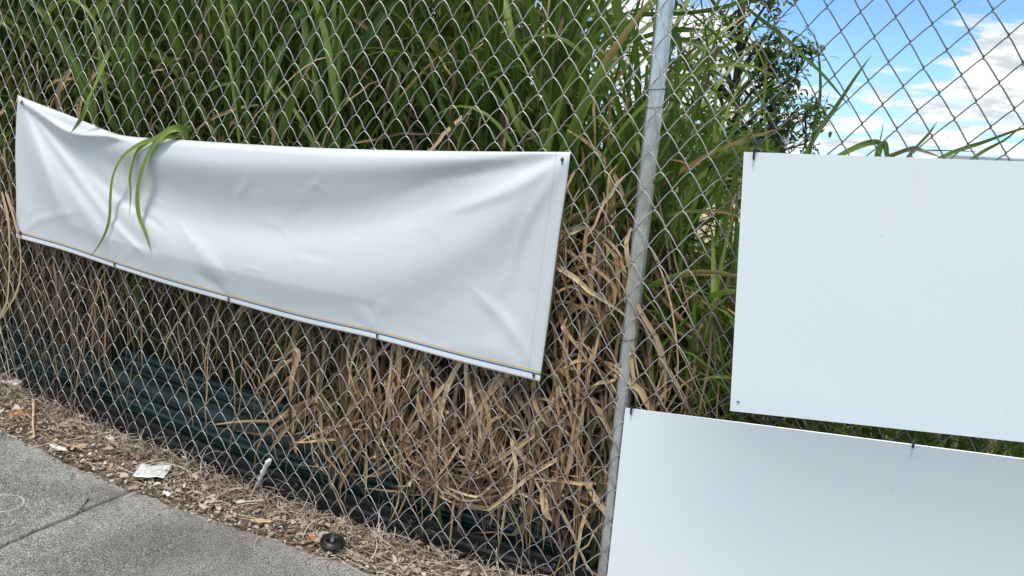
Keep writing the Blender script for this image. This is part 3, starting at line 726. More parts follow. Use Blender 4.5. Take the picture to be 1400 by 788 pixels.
folds += [([(29, 134), (90, 220), (150, 300), (200, 352)], 1.5, 7, (0, .006, 0)), ([(29, 134), (80, 192), (160, 264), (232, 320)], 1.5, 8, (0, -.006, 0)), ([(29, 134), (62, 230), (84, 300)], 1.5, 6, (0, .004, 0)),
          ([(776, 212), (700, 258), (610, 292)], 2, 9, (0, .005, 0)), ([(776, 214), (722, 300), (694, 385)], 2, 8, (0, .0045, 0)), ([(776, 211), (690, 232), (590, 244)], 2, 8, (0, -.004, 0)),
          ([(738, 516), (690, 440), (640, 390)], 2, 9, (0, .0035, 0)), ([(24, 322), (60, 300), (105, 290)], 2, 6, (0, .0025, 0))]
for gx_, gy_ in ((28, 318), (157, 361), (313, 407), (515, 457), (731, 513)):   # short hard pull wrinkles fanning from every eyelet
    for a_ in (-2.45, -2.05, -1.6, -1.2, -.8):
        a_ += random.uniform(-.15, .15); l_ = random.uniform(16, 46)
        if 0 < gx_+math.cos(a_)*l_ < 760 and gx_+math.cos(a_)*l_ > 24:
            folds.append(([(gx_+math.cos(a_)*4, gy_+math.sin(a_)*4), (gx_+math.cos(a_)*l_*.5, gy_+math.sin(a_)*l_*.5), (gx_+math.cos(a_)*l_, gy_+math.sin(a_)*l_)], 1.6, random.uniform(2.5, 5), (.0, random.choice((-1, 1))*random.uniform(.0008, .0026), .0)))
for x_, y_, dx_, dy_, am in ((372, 300, 26, 34, .0012), (478, 320, 10, 8, -.0016), (330, 365, 30, 10, .0014), (295, 350, 24, 40, -.0012), (690, 240, -12, 60, .0012), (655, 205, -10, 40, .001), (705, 380, -14, 40, -.0016), (560, 300, 40, -14, .0008), (420, 250, 30, 16, .0008), (240, 300, 22, 36, .0012)):
    folds.append(([(x_, y_), (x_+dx_*.5+2, y_+dy_*.5-2), (x_+dx_, y_+dy_)], 1.5, 2.2, (0, am, 0)))
folds = [(spline(np.array(p, float), 18), a, b, c) for p, a, b, c in folds]
dents = [(random.uniform(60, 740), random.uniform(220, 480), random.uniform(6, 16), random.uniform(-.0016, .0016), random.uniform(0, 3.1)) for _ in range(40)]
def ban_D(P):
    """P (M,2) photograph pixels -> displacement towards the camera"""
    D = np.zeros(len(P))
    for line, s0, s1, (a0, a1, a2) in folds:
        best = np.full(len(P), 1e9); tt = np.zeros(len(P)); L = len(line)-1
        for k in range(L):
            a, b = line[k], line[k+1]; ab = b-a; h = np.clip(((P-a)@ab)/(ab@ab), 0, 1); d = np.hypot(*(P-a-h[:, None]*ab).T)
            m = d < best; best = np.where(m, d, best); tt = np.where(m, (k+h)/L, tt)
        w = np.sin(np.pi*np.clip(tt, 0, 1)).clip(0)**.8; sig = s0+(s1-s0)*w
        D += (a1*w+(a0*(1-tt)+a2*tt)*(1-w))*np.exp(-(best/sig)**2)
    for x, y, r, a, th in dents:
        dx, dy = P[:, 0]-x, P[:, 1]-y; c, s_ = math.cos(th), math.sin(th); X_, Y_ = dx*c+dy*s_, -dx*s_+dy*c
        D += a*np.exp(-((X_/(r*2.2))**2+(Y_/(r*.6))**2))
    return D
NU, NV = 230, 76
us = np.linspace(0, 1, NU); vv_ = np.r_[np.linspace(0, .93, NV-8), np.linspace(.94, 1, 8)]
banner = empty('banner', at(400, 440, .01), label='long blank white vinyl banner sagging on the left side of the fence, raised left corner', cat='banner')
G = np.zeros((NU, NV, 3)); UVb = np.zeros((NU, NV, 2))
PXg = np.array([[ban_px(u, v) for v in vv_] for u in us]); Dg = ban_D(PXg.reshape(-1, 2)).reshape(NU, NV)
for iu, u in enumerate(us):
    for iv, v in enumerate(vv_):
        p = PXg[iu, iv]; edge = min(1, min(u, 1-u)/.012)*min(1, .30+(1-v)/.30)*min(1, .25+v/.04)
        bulge = .020*math.sin(math.pi*min(u*1.04, 1))*max(0, math.sin(math.pi*min(1, v*.9+.12)))*.8
        x_ = Dg[iu, iv]*1.25+bulge; D = .021+(x_ if x_ > 0 else -.014*math.tanh(-x_/.014))*edge
        if v < .03: D -= (.03-v)/.03*.006
        G[iu, iv] = at(p[0], p[1], D)
        wb = BL if v > .5 else TL; UVb[iu, iv] = ((1-u)*(TL*(1-v)+BL*v), (1-v)*(LL*(1-u)+RL*u))
front = G.reshape(-1, 3)
dGu = np.gradient(G, axis=0); dGv = np.gradient(G, axis=1); nG = np.cross(dGu, dGv); nG /= np.linalg.norm(nG, axis=-1)[..., None]
if (nG[10, 10]@NF) < 0: nG = -nG
back = (G-nG*.0009).reshape(-1, 3)
i, j = np.meshgrid(np.arange(NU-1), np.arange(NV-1), indexing='ij'); a = (i*NV+j).ravel()
f1 = np.stack([a, a+1, a+NV+1, a+NV], 1); f2 = f1[:, ::-1]+NU*NV
rim = [k*NV for k in range(NU)]+[(NU-1)*NV+k for k in range(1, NV)]+[k*NV+NV-1 for k in range(NU-2, -1, -1)]+[k for k in range(NV-2, 0, -1)]
rim = np.array(rim); rn = np.roll(rim, -1); f3 = np.stack([rim, rn, rn+NU*NV, rim+NU*NV], 1)
mesh_obj('vinyl_sheet', np.vstack([front, back]), np.vstack([f1, f2, f3]), M_vinyl, banner, uv=np.vstack([UVb.reshape(-1, 2)]*2))
def ban_pt(u, v, up_=.001):
    iu = u*(NU-1); k = int(np.searchsorted(vv_, v)); k = min(max(k, 1), NV-1); fv = (v-vv_[k-1])/(vv_[k]-vv_[k-1]); a_ = int(min(iu, NU-2)); fu = iu-a_
    g_ = lambda A: (A[a_, k-1]*(1-fu)+A[a_+1, k-1]*fu)*(1-fv)+(A[a_, k]*(1-fu)+A[a_+1, k]*fu)*fv
    return g_(G)+g_(nG)*up_
# brown folded hem showing past the right edge
m_ = []
for t in np.linspace(.04, .97, 24):
    p = pick(rig_c, RA, t); m_.append(p)
V = []; 
for k, p in enumerate(m_):
    w = 2.3*math.sin(math.pi*k/23)+.3
    V += [at(p[0]-3, p[1], .0045), at(p[0]+w, p[1], .006), at(p[0]+w, p[1], .0045), at(p[0]-3, p[1], .003)]
Fq = []
for k in range(23):
    for c in range(4): d = (c+1) % 4; Fq.append((4*k+c, 4*k+d, 4*k+4+d, 4*k+4+c))
mesh_obj('hem_edge', V, Fq, M_brown, banner)
m_patch, ntp, bp_ = mat('vinyl_patch'); bp_.inputs['Base Color'].default_value = (.60, .63, .64, 1); bp_.inputs['Roughness'].default_value = .3
M_brass = simple('brass_grommet', (.30, .24, .15), .4, .7)
def uv_of(px, py):
    d = ((PXg-np.array([px, py]))**2).sum(-1); k = np.unravel_index(np.argmin(d), d.shape); return us[k[0]], vv_[k[1]]
for gx, gy in ((28, 318), (157, 361), (313, 407), (515, 457), (731, 513), (30, 138), (772, 214)):
    gu, gv = uv_of(gx, gy); gu = min(max(gu, .008), .992); gv = min(max(gv, .03), .985)
    cpt = ban_pt(gu, gv, 0)+NF*.0015
    du, dv = .018/TL, .020/LL
    ringp = [cpt+(rF*math.cos(a_)+upF*math.sin(a_))*.0042 for a_ in np.linspace(0, 2*np.pi, 17)]
    vs, fs = tube(ringp, .0011, 6); mesh_obj('grommet', vs, fs, M_brass, banner)
    vs, fs = tube(spline([cpt+NF*-.012, cpt+NF*.003, cpt+NF*.005-upF*.004+rF*.001, cpt-upF*.010+NF*.003+rF*.002, cpt-upF*.012-NF*.008], 10), .0018, 6); mesh_obj('tie', vs, fs, M_black, banner)

# ------------------------------------------------------------------ rigid signs
def sign(name, TLp, BLp, TRp, BRp, Df, off, thick, m, label, nu=60, nv=40):
    c = [np.array(at(*p, off)) for p in (TLp, BLp, TRp, BRp)]
    o = empty(name, (c[1]+c[3])/2, label=label, cat='sign')
    G = np.zeros((nu, nv, 3)); uv = np.zeros((nu, nv, 2)); Wm = np.linalg.norm(c[2]-c[0]); Hm = np.linalg.norm(c[1]-c[0])
    for a_ in range(nu):
        for b_ in range(nv):
            u, v = a_/(nu-1), b_/(nv-1)
            G[a_, b_] = (c[0]*(1-u)+c[2]*u)*(1-v)+(c[1]*(1-u)+c[3]*u)*v; q = G[a_, b_]-CAM; o_ = off+Df(u, v); G[a_, b_] = CAM+q*((NF@(OF+NF*o_-CAM))/(NF@q)); uv[a_, b_] = (u*Wm, (1-v)*Hm)
    n_ = np.cross(np.gradient(G, axis=0), np.gradient(G, axis=1)); n_ /= np.linalg.norm(n_, axis=-1)[..., None]
    if n_[5, 5]@NF < 0: n_ = -n_
    Bk = G-n_*thick; i, j = np.meshgrid(np.arange(nu-1), np.arange(nv-1), indexing='ij'); a_ = (i*nv+j).ravel()
    f1 = np.stack([a_, a_+1, a_+nv+1, a_+nv], 1); f2 = f1[:, ::-1]+nu*nv
    rim = np.array([k*nv for k in range(nu)]+[(nu-1)*nv+k for k in range(1, nv)]+[k*nv+nv-1 for k in range(nu-2, -1, -1)]+[k for k in range(nv-2, 0, -1)])
    rn = np.roll(rim, -1); f3 = np.stack([rim, rn, rn+nu*nv, rim+nu*nv], 1)
    V = np.vstack([G.reshape(-1, 3), Bk.reshape(-1, 3)]); V2 = np.vstack([V, V])
    nn = 2*nu*nv
    mesh_obj('board', V2, np.vstack([f1, f2, f3+nn]), m, o, uv=np.vstack([uv.reshape(-1, 2)]*4))
    return o
lin = lambda p, q, x: (x, p[1]+(q[1]-p[1])*(x-p[0])/(q[0]-p[0]))
sU = sign('upper_sign_board', (1017, 208), (998, 562), lin((1017, 208), (1400, 221), 1640), lin((998, 562), (1400, 605), 1650),
          lambda u, v: .006*math.sin(math.pi*u)+.004*math.sin(2.2*v+u), .012, .004, M_sign, 'blank white plastic sign board tied high on the fence at the right edge')
sL = sign('lower_sign_board', (855, 558), (826, 826), lin((855, 558), (1400, 628), 1600), (1620, 985),
          lambda u, v: .085*(1-math.exp(-(u/.22)**1.6))*(1-v)**2.2+.010*math.sin(math.pi*v)*u, .014, .003, M_sign2,
          'blank white sign board tied low on the fence, bulging out under the upper one')
sU.name = 'sign_board'; sL.name = 'sign_board'
def ziptie(px, own, long=.03):
    p = at(px[0], px[1], .020)
    c = [p+upF*long+rF*.008-NF*.03, p+upF*(long*.5)+rF*.004-NF*.004, p+upF*.010+rF*.001+NF*.002, p+NF*.002, p-upF*.010+NF*.001, p-upF*.014-NF*.008]
    vs, fs = tube(spline(c, 14), [.0026]*14, 6); mesh_obj('zip_tie', vs, fs, M_black, own)
ziptie((1031, 210), sU, .034)
ziptie((863, 561), sL, .016)
p = (1248, 608)
c0 = at(1249, 606, .100)
vs, fs = tube(spline([c0-NF*.012+upF*.002, c0+upF*.004, c0-upF*.004+NF*.003, c0-upF*.010+NF*.001, c0-upF*.014-NF*.01], 12), .0024, 6); mesh_obj('zip_tie', vs, fs, M_black, sL)
c0 = at(1009, 549.5, .018); vs, fs = tube([c0-rF*.003, c0+rF*.004], .0016, 6); mesh_obj('zip_tie', vs, fs, M_black, sU)
# dark green tag behind the banner corner
M_tag = simple('green_tag', (.01, .05, .03), .5)
c0 = at(750, 481, -.012)
tg = empty('green_tape_scrap', c0, label='dark green scrap of tape tucked behind the lower right banner corner', cat='scrap')
V = []; Fq = []
for a_ in range(5):
    for b_ in range(4):
        V.append(c0+rF*(a_-2)*.007+upF*(b_-1.5)*.010+NF*(.003*math.sin(a_*1.4+b_)))
V += [np.array(v)-NF*.0008 for v in V[:20]]
for a_ in range(4):
    for b_ in range(3): q = a_*4+b_; Fq += [(q, q+1, q+5, q+4), (q+20, q+24, q+25, q+21)]
mesh_obj('tape', V, Fq, M_tag, tg)

# ------------------------------------------------------------------ dark green ribbed sheets at the foot
def extrude_profile(prof, s_a, s_b, bfun, m, parent, name, n=60):
    V = []; k = len(prof); ssx = np.linspace(s_a, s_b, n)
    for s in ssx:
        b0 = bfun(s)
        for (b, h) in prof: V.append(BP(s, FB+b0+b, h))
    Fq = []
    for a_ in range(n-1):
        for c in range(k):
            d = (c+1) % k; Fq.append((a_*k+c, a_*k+d, (a_+1)*k+d, (a_+1)*k+c))
    Fq.append(tuple(range(k))[::-1]); Fq.append(tuple((n-1)*k+c for c in range(k)))
    o = mesh_obj(name, V, Fq, m, parent, smooth_=False); return o
def corr_profile(h0, h1, ribs, amp, lean, th=.003):
    """pressed sheet: broad rounded bands split by narrow steps and thin ribs"""
    f = []; base = [(0, 0), (-.3, .02), (-.85, .10), (-1, .22), (-.9, .36), (-.35, .44), (.15, .46), (.2, .50), (-.25, .52), (-.30, .57), (.10, .59), (.15, .63), (-.30, .65), (-.42, .72), (-.30, .78), (.2, .82), (.3, .9), (0, 1)]
    for k in range(ribs):
        for b, t in base[:-1]: y = (k+t)/ribs; f.append((b*amp+lean*y, h0+(h1-h0)*y))
    f.append((lean, h1)); f.append((lean+.012, h1-.002))
    return f+[(b+th, h-.0005) for b, h in f[::-1]]
s_panL = sv(117, 500)[0]
sheet = empty('ribbed_sheet', BP(-1.2, FB+.07, 0), label='long dark green ribbed sheet standing on edge behind the fence foot', cat='sheet')
extrude_profile(corr_profile(.01, .335, 2, .030, .07), s_panL, 1.5, lambda s: .085+.012*math.sin(s*1.3), M_panel, sheet, 'ribbed_panel')
sheet2 = empty('ribbed_sheet', BP(-3.0, FB+.05, 0), label='short low dark green ribbed sheet at the far left, partly behind the longer one', cat='sheet')
extrude_profile(corr_profile(.0, .22, 2, .020, .04), -3.6, s_panL+.35, lambda s: .15, M_panel, sheet2, 'ribbed_panel', 24)
bd = empty('edging_board', BP(-1.0, FB+.05, 0), label='black-green plastic edging board with round bolts along the fence foot', cat='edging')
extrude_profile([(0, -.02), (-.004, .05), (-.012, .052), (-.012, .060), (-.002, .066), (-.002, .088), (-.010, .092), (-.010, .100), (.0, .105), (.012, .105), (.014, -.02)], -2.75, 1.5, lambda s: .055+.008*math.sin(s*1.7), M_board, bd, 'board')
for bx, by in ((390, 651), (547, 712), (745, 745), (235, 590)):
    s_b = sv(bx, by)[0]+.02; c = BP(s_b, FB+.040+.008*math.sin(s_b*1.7), .085)
    vs, fs = tube([c, c-aw*.006, c-aw*.009], [.013, .013, .007], 14); mesh_obj('bolt', vs, fs, M_board, bd)
    vs, fs = tube([c-aw*.008, c-aw*.013], [.006, .005], 8); mesh_obj('bolt', vs, fs, M_panel, bd)

# ------------------------------------------------------------------ litter
lit = Bag()
def in_verge(n, s0, s1, k=1.0):
    """random points between sidewalk edge and fence foot (a few beyond each)"""
    out = []
    while len(out) < n:
        t = random.uniform(0, Ecum[-1]); e = edge_at(t)
        s = (e-OF[:2])@rF[:2]
        if not (s0 < s < s1): continue
        b0 = (e-OF[:2])@aw[:2]; w = random.random()**k
        b = b0-.012+(FB+.10-b0)*w; out.append(BP(s, b, 0))
    return np.array(out)
def chips(n, l0, l1, ar, t0, t1, s0=-4.3, s1=.6, lift=.012, k=1.0):
    Pb = in_verge(n, s0, s1, k); Pb[:, 2] += U(-.004, lift, n)
    L = U(l0, l1, n)*U(.5, 1, n); P, sd, nr, Wd, t = blade_arrays(Pb, U(0, 6.28, n), U(-.35, .5, n), U(-.9, 1.2, n), L, L*U(ar*.6, ar*1.4, n), n=4, twist=U(-1.1, 1.1, n), curl=U(-.8, .8, n))
    prof = np.array([.25, .95, 1.0, .12]); Wd = (Wd.max(axis=1))[:, None]*prof
    P[..., 2] = np.maximum(P[..., 2], gz(P[..., 0], P[..., 1])-.004)
    lit.add(*ribbons(P, sd, nr, Wd, t, U(t0, t1, n)**1.0, U(0, .2, n), fold=U(0, 1, 1)[0]*.3+.05))
chips(5200, .008, .026, .5, .25, .95); chips(2300, .02, .048, .42, .45, .96, lift=.018, k=.8); chips(240, .02, .042, .5, .97, 1.0); chips(1500, .006, .013, .8, .6, .95)
# fine straw and twigs
n = 2600; Pb = in_verge(n, -4.3, .6, .75); Pb[:, 2] += U(0, .014, n)
P, sd, nr, Wd, t = blade_arrays(Pb, U(0, 6.28, n), U(-.15, .25, n), U(-.3, .5, n), U(.03, .16, n)**1.0, U(.0012, .0035, n), n=6, curl=U(-1.6, 1.6, n), twist=U(-1, 1, n))
P[..., 2] = np.maximum(P[..., 2], gz(P[..., 0], P[..., 1])+.001); lit.add(*ribbons(P, sd, nr, Wd, t, U(.25, .95, n), U(0, .1, n)))
# straw trailing onto the slab at the bottom, like in the corner by the cup lid
n = 16; Pb = np.array([GP(random.uniform(490, 640), random.uniform(758, 800)) for _ in range(n)]); Pb[:, 2] += U(.004, .02, n)
P, sd, nr, Wd, t = blade_arrays(Pb, U(AZ_R-3.5, AZ_R-2.9, n), U(-.05, .15, n), U(-.1, .2, n), U(.08, .26, n), U(.0015, .004, n), n=8, curl=U(-.5, .5, n))
P[..., 2] = np.maximum(P[..., 2], gz(P[..., 0], P[..., 1])+.006); lit.add(*ribbons(P, sd, nr, Wd, t, U(.7, .95, n), U(0, .05, n)))
# dry tufts at the fabric foot
n = 1500; s = U(-4.2, .5, n); Pb = pts_back(s, FB+U(-.07, .05, n), U(0, .03, n))
P, sd, nr, Wd, t = blade_arrays(Pb, U(0, 6.28, n), U(-.2, 1.2, n), U(.4, 2.4, n), U(.05, .17, n), U(.0015, .004, n), n=7, curl=U(-1.2, 1.2, n), twist=U(-1, 1, n))
P[..., 2] = np.maximum(P[..., 2], gz(P[..., 0], P[..., 1])+.001); lit.add(*ribbons(P, sd, nr, Wd, t, U(.3, .93, n), U(0, .1, n)))
tag(lit.build('leaf_litter', M_litter), 'dry leaf chips and straw littering the soil along the sidewalk', 'leaf litter', kind='stuff')
# pebbles
M_peb = leafmat('pebble', [(0, (.05, .045, .04)), (.4, (.25, .22, .19)), (.8, (.6, .58, .54)), (1, (.8, .78, .75))], (.4, .4, .4), (.4, .4, .4), transl=0)
n = 900; Pb = in_verge(n, -4.2, .5); ico = np.array([[0, 0, 1], [.89, 0, .45], [.28, .85, .45], [-.72, .53, .45], [-.72, -.53, .45], [.28, -.85, .45], [.72, .53, -.45], [-.28, .85, -.45], [-.89, 0, -.45], [-.28, -.85, -.45], [.72, -.53, -.45], [0, 0, -1]])
icf = np.array([[0, 1, 2], [0, 2, 3], [0, 3, 4], [0, 4, 5], [0, 5, 1], [1, 6, 2], [2, 7, 3], [3, 8, 4], [4, 9, 5], [5, 10, 1], [6, 7, 2], [7, 8, 3], [8, 9, 4], [9, 10, 5], [10, 6, 1], [11, 7, 6], [11, 8, 7], [11, 9, 8], [11, 10, 9], [11, 6, 10]])
r_ = U(.0012, .0055, n); V = (Pb[:, None, :]+ico[None]*r_[:, None, None]*rng.uniform(.7, 1.2, (n, 12, 3))*np.array([1, 1, .7])); V[..., 2] += r_[:, None]*.4
o = mesh_obj('pebbles', V.reshape(-1, 3), (icf[None]+np.arange(n)[:, None, None]*12).reshape(-1, 3), M_peb, uv=np.tile([.1, .2], (n*12, 1)), attrs={'tone': np.repeat(U(0, 1, n), 12), 'dry': np.zeros(n*12)})
tag(o, 'small pale and dark pebbles scattered in the verge soil', 'pebbles', kind='stuff')

# -- identifiable litter
def crumple(name, px, w, h, rot, m, label, cat, amp=.006, nu=14, nv=10, lift=.012, th=.0008, shape=None, flat=1.0):
    c = GP(*px); ux = np.array([math.cos(rot), math.sin(rot), 0]); uy = np.array([-math.sin(rot), math.cos(rot), 0])
    V = []; ph = [random.uniform(0, 6) for _ in range(6)]
    for a_ in range(nu):
        for b_ in range(nv):
            u, v = a_/(nu-1)-.5, b_/(nv-1)-.5; f = shape(u, v) if shape else 1
            z = amp*(math.sin(u*7+ph[0])*math.cos(v*6+ph[1])+.5*math.sin(u*15+v*11+ph[2]))+random.uniform(-1, 1)*amp*.15
            q = c+ux*u*w*(1+.06*flat*math.sin(v*9+ph[3]))+uy*v*h*f*(1+.08*flat*math.sin(u*8+ph[4])); V.append((q[0], q[1], gz(q[0], q[1])+lift+z))
    n0 = len(V); V += [(x, y, z-th) for x, y, z in V]; Fq = []
    for a_ in range(nu-1):
        for b_ in range(nv-1): q = a_*nv+b_; Fq += [(q, q+nv, q+nv+1, q+1), (q+n0, q+1+n0, q+nv+1+n0, q+nv+n0)]
    rim = [k*nv for k in range(nu)]+[(nu-1)*nv+k for k in range(1, nv)]+[k*nv+nv-1 for k in range(nu-2, -1, -1)]+[k for k in range(nv-2, 0, -1)]
    for z in range(len(rim)): a_, b_ = rim[z], rim[(z+1) % len(rim)]; Fq.append((b_, a_, a_+n0, b_+n0))
    base = c.copy(); o = mesh_obj(name, V, Fq, m, base=base); return tag(o, label, cat)
m_, nt, b_ = mat('white_wrapper'); t_ = nt.nodes.new('ShaderNodeTexCoord'); nz = noise(nt, t_.outputs['Object'], 40, 4)
nt.links.new(mixc(nt, smooth(nt, nz, .5, .75), (.72, .74, .72), (.45, .47, .46)), b_.inputs['Base Color']); b_.inputs['Roughness'].default_value = .35; M_wrap = m_
M_white = simple('white_plastic', (.86, .86, .84), .5, var=.1)
M_orange = simple('orange_leaf', (.34, .13, .045), .7, var=.35, scale=60)
M_tan = simple('tan_scrap', (.55, .40, .24), .7, var=.25)
M_pgrey = simple('pale_scrap', (.62, .60, .56), .8, var=.2, scale=60)
M_blue = simple('blue_plastic', (.02, .03, .35), .4)
crot = math.atan2(rt_[1], rt_[0])
crumple('wrapper', (209, 651), .112, .105, crot+.07, M_wrap, 'flattened white wrapper lying on the litter near the sidewalk joint', 'wrapper', .0022, lift=.022, flat=.25)
leafshape = lambda u, v: max(.12, math.cos(u*3.0)**.7 if abs(u) < .5 else .1)
crumple('fallen_leaf', (26, 569), .062, .07, crot+2.0, M_orange, 'large orange-brown fallen leaf on the soil near the left edge', 'leaf', .005, shape=leafshape)
crumple('white_rag', (18, 526), .11, .045, crot+.5, M_white, 'crumpled white plastic scrap lying at the far left by the fence', 'scrap', .008, shape=leafshape)
crumple('tan_scrap', (39, 524), .060, .05, crot-.5, M_tan, 'tan curled leaf scrap beside the crumpled white plastic', 'scrap', .006, shape=leafshape)
crumple('blue_scrap', (55, 604), .022, .010, crot, M_blue, 'tiny blue plastic bit at the sidewalk edge below the twig', 'scrap', .002, 6, 4)
crumple('pale_scrap', (80, 617), .10, .028, crot-.45, M_pgrey, 'pale grey paper scrap lying along the sidewalk edge at left', 'scrap', .003, shape=leafshape, lift=.016)
crumple('fallen_leaf', (357, 716), .075, .03, crot-.1, M_tan, 'long tan fallen leaf near the sidewalk below the plastic spoon', 'leaf', .003, shape=leafshape)
crumple('fallen_leaf', (428, 741), .05, .028, crot-.2, M_orange, 'reddish brown fallen leaf just left of the black cup lid', 'leaf', .004, shape=leafshape)
crumple('fallen_leaf', (103, 613), .075, .045, crot+.3, M_tan, 'curled tan leaf in the litter between twig and wrapper', 'leaf', .006, shape=leafshape)
crumple('fallen_leaf', (187, 627), .07, .035, crot-.1, simple('dark_leaf', (.14, .06, .035), .7), 'dark brown fallen leaf just above the white wrapper', 'leaf', .005, shape=leafshape)
crumple('white_chip', (151, 603), .045, .035, crot, M_white, 'small bright white crumpled chip under the fence left of the wrapper', 'scrap', .007, shape=leafshape)
crumple('white_chip', (228, 679), .035, .018, crot-.6, M_white, 'small white chip beside the sidewalk just below the wrapper', 'scrap', .004, shape=leafshape)
crumple('black_scrap', (388, 725), .06, .03, crot-.15, M_black, 'black charred scrap lying left of the cup lid', 'scrap', .006, shape=leafshape)
# white twisted plastic strip leaning on the fence
a0, a1 = GP(351, 670), GP(369, 629)
p0 = a0+np.array([0, 0, .01]); p1 = at(369, 629, .016)
line = spline([p0-np.array([.0, 0, .004]), p0, p0*.6+p1*.4+NF*.004, p0*.25+p1*.75-rF*.004, p1], 22)
vs, fs = tube(line, [.0085+.0026*math.sin(k*2.1)+.0014*math.sin(k*5) for k in range(22)], 7)
o = mesh_obj('plastic_strip', vs, fs, M_white, base=p0); tag(o, 'twisted white plastic strip propped against the fence foot', 'plastic strip')
# spoon
sp0, sp1 = GP(322, 694), GP(357, 693)
ux = sp1-sp0; Ls = np.linalg.norm(ux); ux /= Ls; uy = np.cross([0, 0, 1], ux); V = []; Fq = []
for k in range(20):
    t = k/19; w = .013*math.sqrt(max(0, 1-((t-.16)/.17)**2)) if t < .29 else .0035+.002*t
    w = max(w, .0022)
    for j_, x in enumerate((-1, -.5, 0, .5, 1)):
        dip = -.006*(1-x*x)*max(0, 1-((t-.16)/.17)**2) if t < .33 else -.001*(1-x*x)
        q = sp0+ux*t*Ls*1.1+uy*x*w; V.append((q[0], q[1], q[2]+.022+dip+.004*t))
n0 = len(V); V += [(x, y, z-.0012) for x, y, z in V]
for k in range(19):
    for j_ in range(4): q = k*5+j_; Fq += [(q, q+5, q+6, q+1), (q+n0, q+1+n0, q+6+n0, q+5+n0)]
    for q in (k*5,): Fq.append((q+5, q, q+n0, q+5+n0))
    q = k*5+4; Fq.append((q, q+5, q+5+n0, q+n0))
o = mesh_obj('plastic_spoon', V, Fq, M_pgrey, base=sp0); tag(o, 'translucent grey plastic spoon lying in the litter', 'spoon')
# twig standing at the left
c = GP(47, 601); T0 = c+np.array([0, 0, .01]); T1 = GP(46, 556)+np.array([0, 0, .035])
vs, fs = tube(spline([T0, T0*.66+T1*.34+NF*.004, T0*.3+T1*.7, T1], 12), [.0035, .004, .0045, .004, .005, .0045, .005, .005, .006, .006, .007, .006], 7)
o = mesh_obj('twig', vs, fs, M_tan, base=T0); tag(o, 'pale peeled twig lying toward the sidewalk at left', 'twig')
for pa, pb, lab, rr in (((105, 706), (121, 685), 'short black twig on the concrete beside the slab joint', .0022), ((94, 661), (101, 650), 'tiny dark twig on the concrete near the left litter edge', .0013), ((306, 714), (317, 729), 'thin dark twig on the sidewalk edge right of the wrapper', .001)):
    A_, B_ = GP(*pa), GP(*pb); A_[2] += .007; B_[2] += .009
    vs, fs = tube(spline([A_, (A_+B_)/2+rF*.003+np.array([0, 0, .003]), B_], 9), np.linspace(rr*.5, rr, 9), 6); o = mesh_obj('twig', vs, fs, M_black, base=A_); tag(o, lab, 'twig')
# cup lid: stepped disc with a rim, ribs and a cross tab
c = GP(454, 752); lid = empty('cup_lid', c, label='black plastic cup lid lying face up at the sidewalk edge', cat='cup lid')
prof = [(.0, .016), (.018, .016), (.019, .0185), (.028, .0185), (.030, .012), (.034, .012), (.0355, .014), (.038, .014), (.0405, .010), (.041, .003), (.039, .0015), (.0, .0015)]
ln = np.array([.10, -.16, 1]); ln /= np.linalg.norm(ln); lx = np.cross([0, 1, 0], ln); lx /= np.linalg.norm(lx); ly = np.cross(ln, lx)
V = []; Fq = []; sg = 40; c = c+np.array([0, 0, .022])
for r0, h0 in prof:
    for k in range(sg):
        a_ = 2*math.pi*k/sg; V.append(c+(lx*math.cos(a_)+ly*math.sin(a_))*max(r0, .0004)+ln*h0)
for q in range(len(prof)-1):
    for k in range(sg): d_ = (k+1) % sg; Fq.append((q*sg+k, q*sg+d_, (q+1)*sg+d_, (q+1)*sg+k))
mesh_obj('disc', V, Fq, M_black, lid)
M_lidhi = simple('grey_print', (.10, .10, .105), .4)
for ang, l1, l2, m0 in ((crot+math.pi/2, .020, .006, M_lidhi), (crot, .020, .0035, M_black)):
    d1 = np.array([math.cos(ang), math.sin(ang), 0]); d2 = np.cross(ln, d1); d2 /= np.linalg.norm(d2); d1 = np.cross(d2, ln)
    vs, fs = boxvf(c+ln*.0185+(d1*.004 if m0 is M_lidhi else 0), d1*l1, d2*l2, ln*(.0028 if m0 is M_black else .0035)); mesh_obj('ridge', vs, fs, m0, lid, smooth_=False)

# ------------------------------------------------------------------ tree beyond
def ray_pt(x, y, dist):
    q = ray(x, y); q = q/np.hypot(q[0], q[1]); return CAM+q*dist
TD = 8.5
tb = ray_pt(985, 260, TD); tb[2] = gz(tb[0], tb[1])-.08
tree = empty('tree', tb, label='dark leafy tree standing beyond the fence, seen between post and upper sign', cat='tree')
clus = [(1050, 4, 34, 10, 90), (1010, 12, 30, 10, 60), (1058, 44, 32, 8, 100), (1010, 48, 34, 9, 80), (980, 66, 26, 14, 50), (1058, 84, 34, 13, 180), (1088, 108, 26, 20, 200), (1045, 112, 26, 18, 140),
        (1072, 138, 36, 14, 190), (1100, 165, 20, 12, 90), (1062, 168, 30, 12, 110), (1102, 196, 24, 13, 150), (1062, 200, 34, 12, 170), (960, 100, 28, 20, 60), (975, 150, 34, 20, 70), (1000, 205, 34, 20, 90), (950, 190, 34, 24, 70),
        (920, 60, 30, 30, 45), (918, 130, 34, 50, 70), (850, 60, 50, 50, 80), (1030, 240, 80, 24, 130), (1010, -60, 80, 24, 200), (930, -40, 70, 30, 120)]
lf = Bag(); branches = []
px2m = TD/F_PX
tops = []
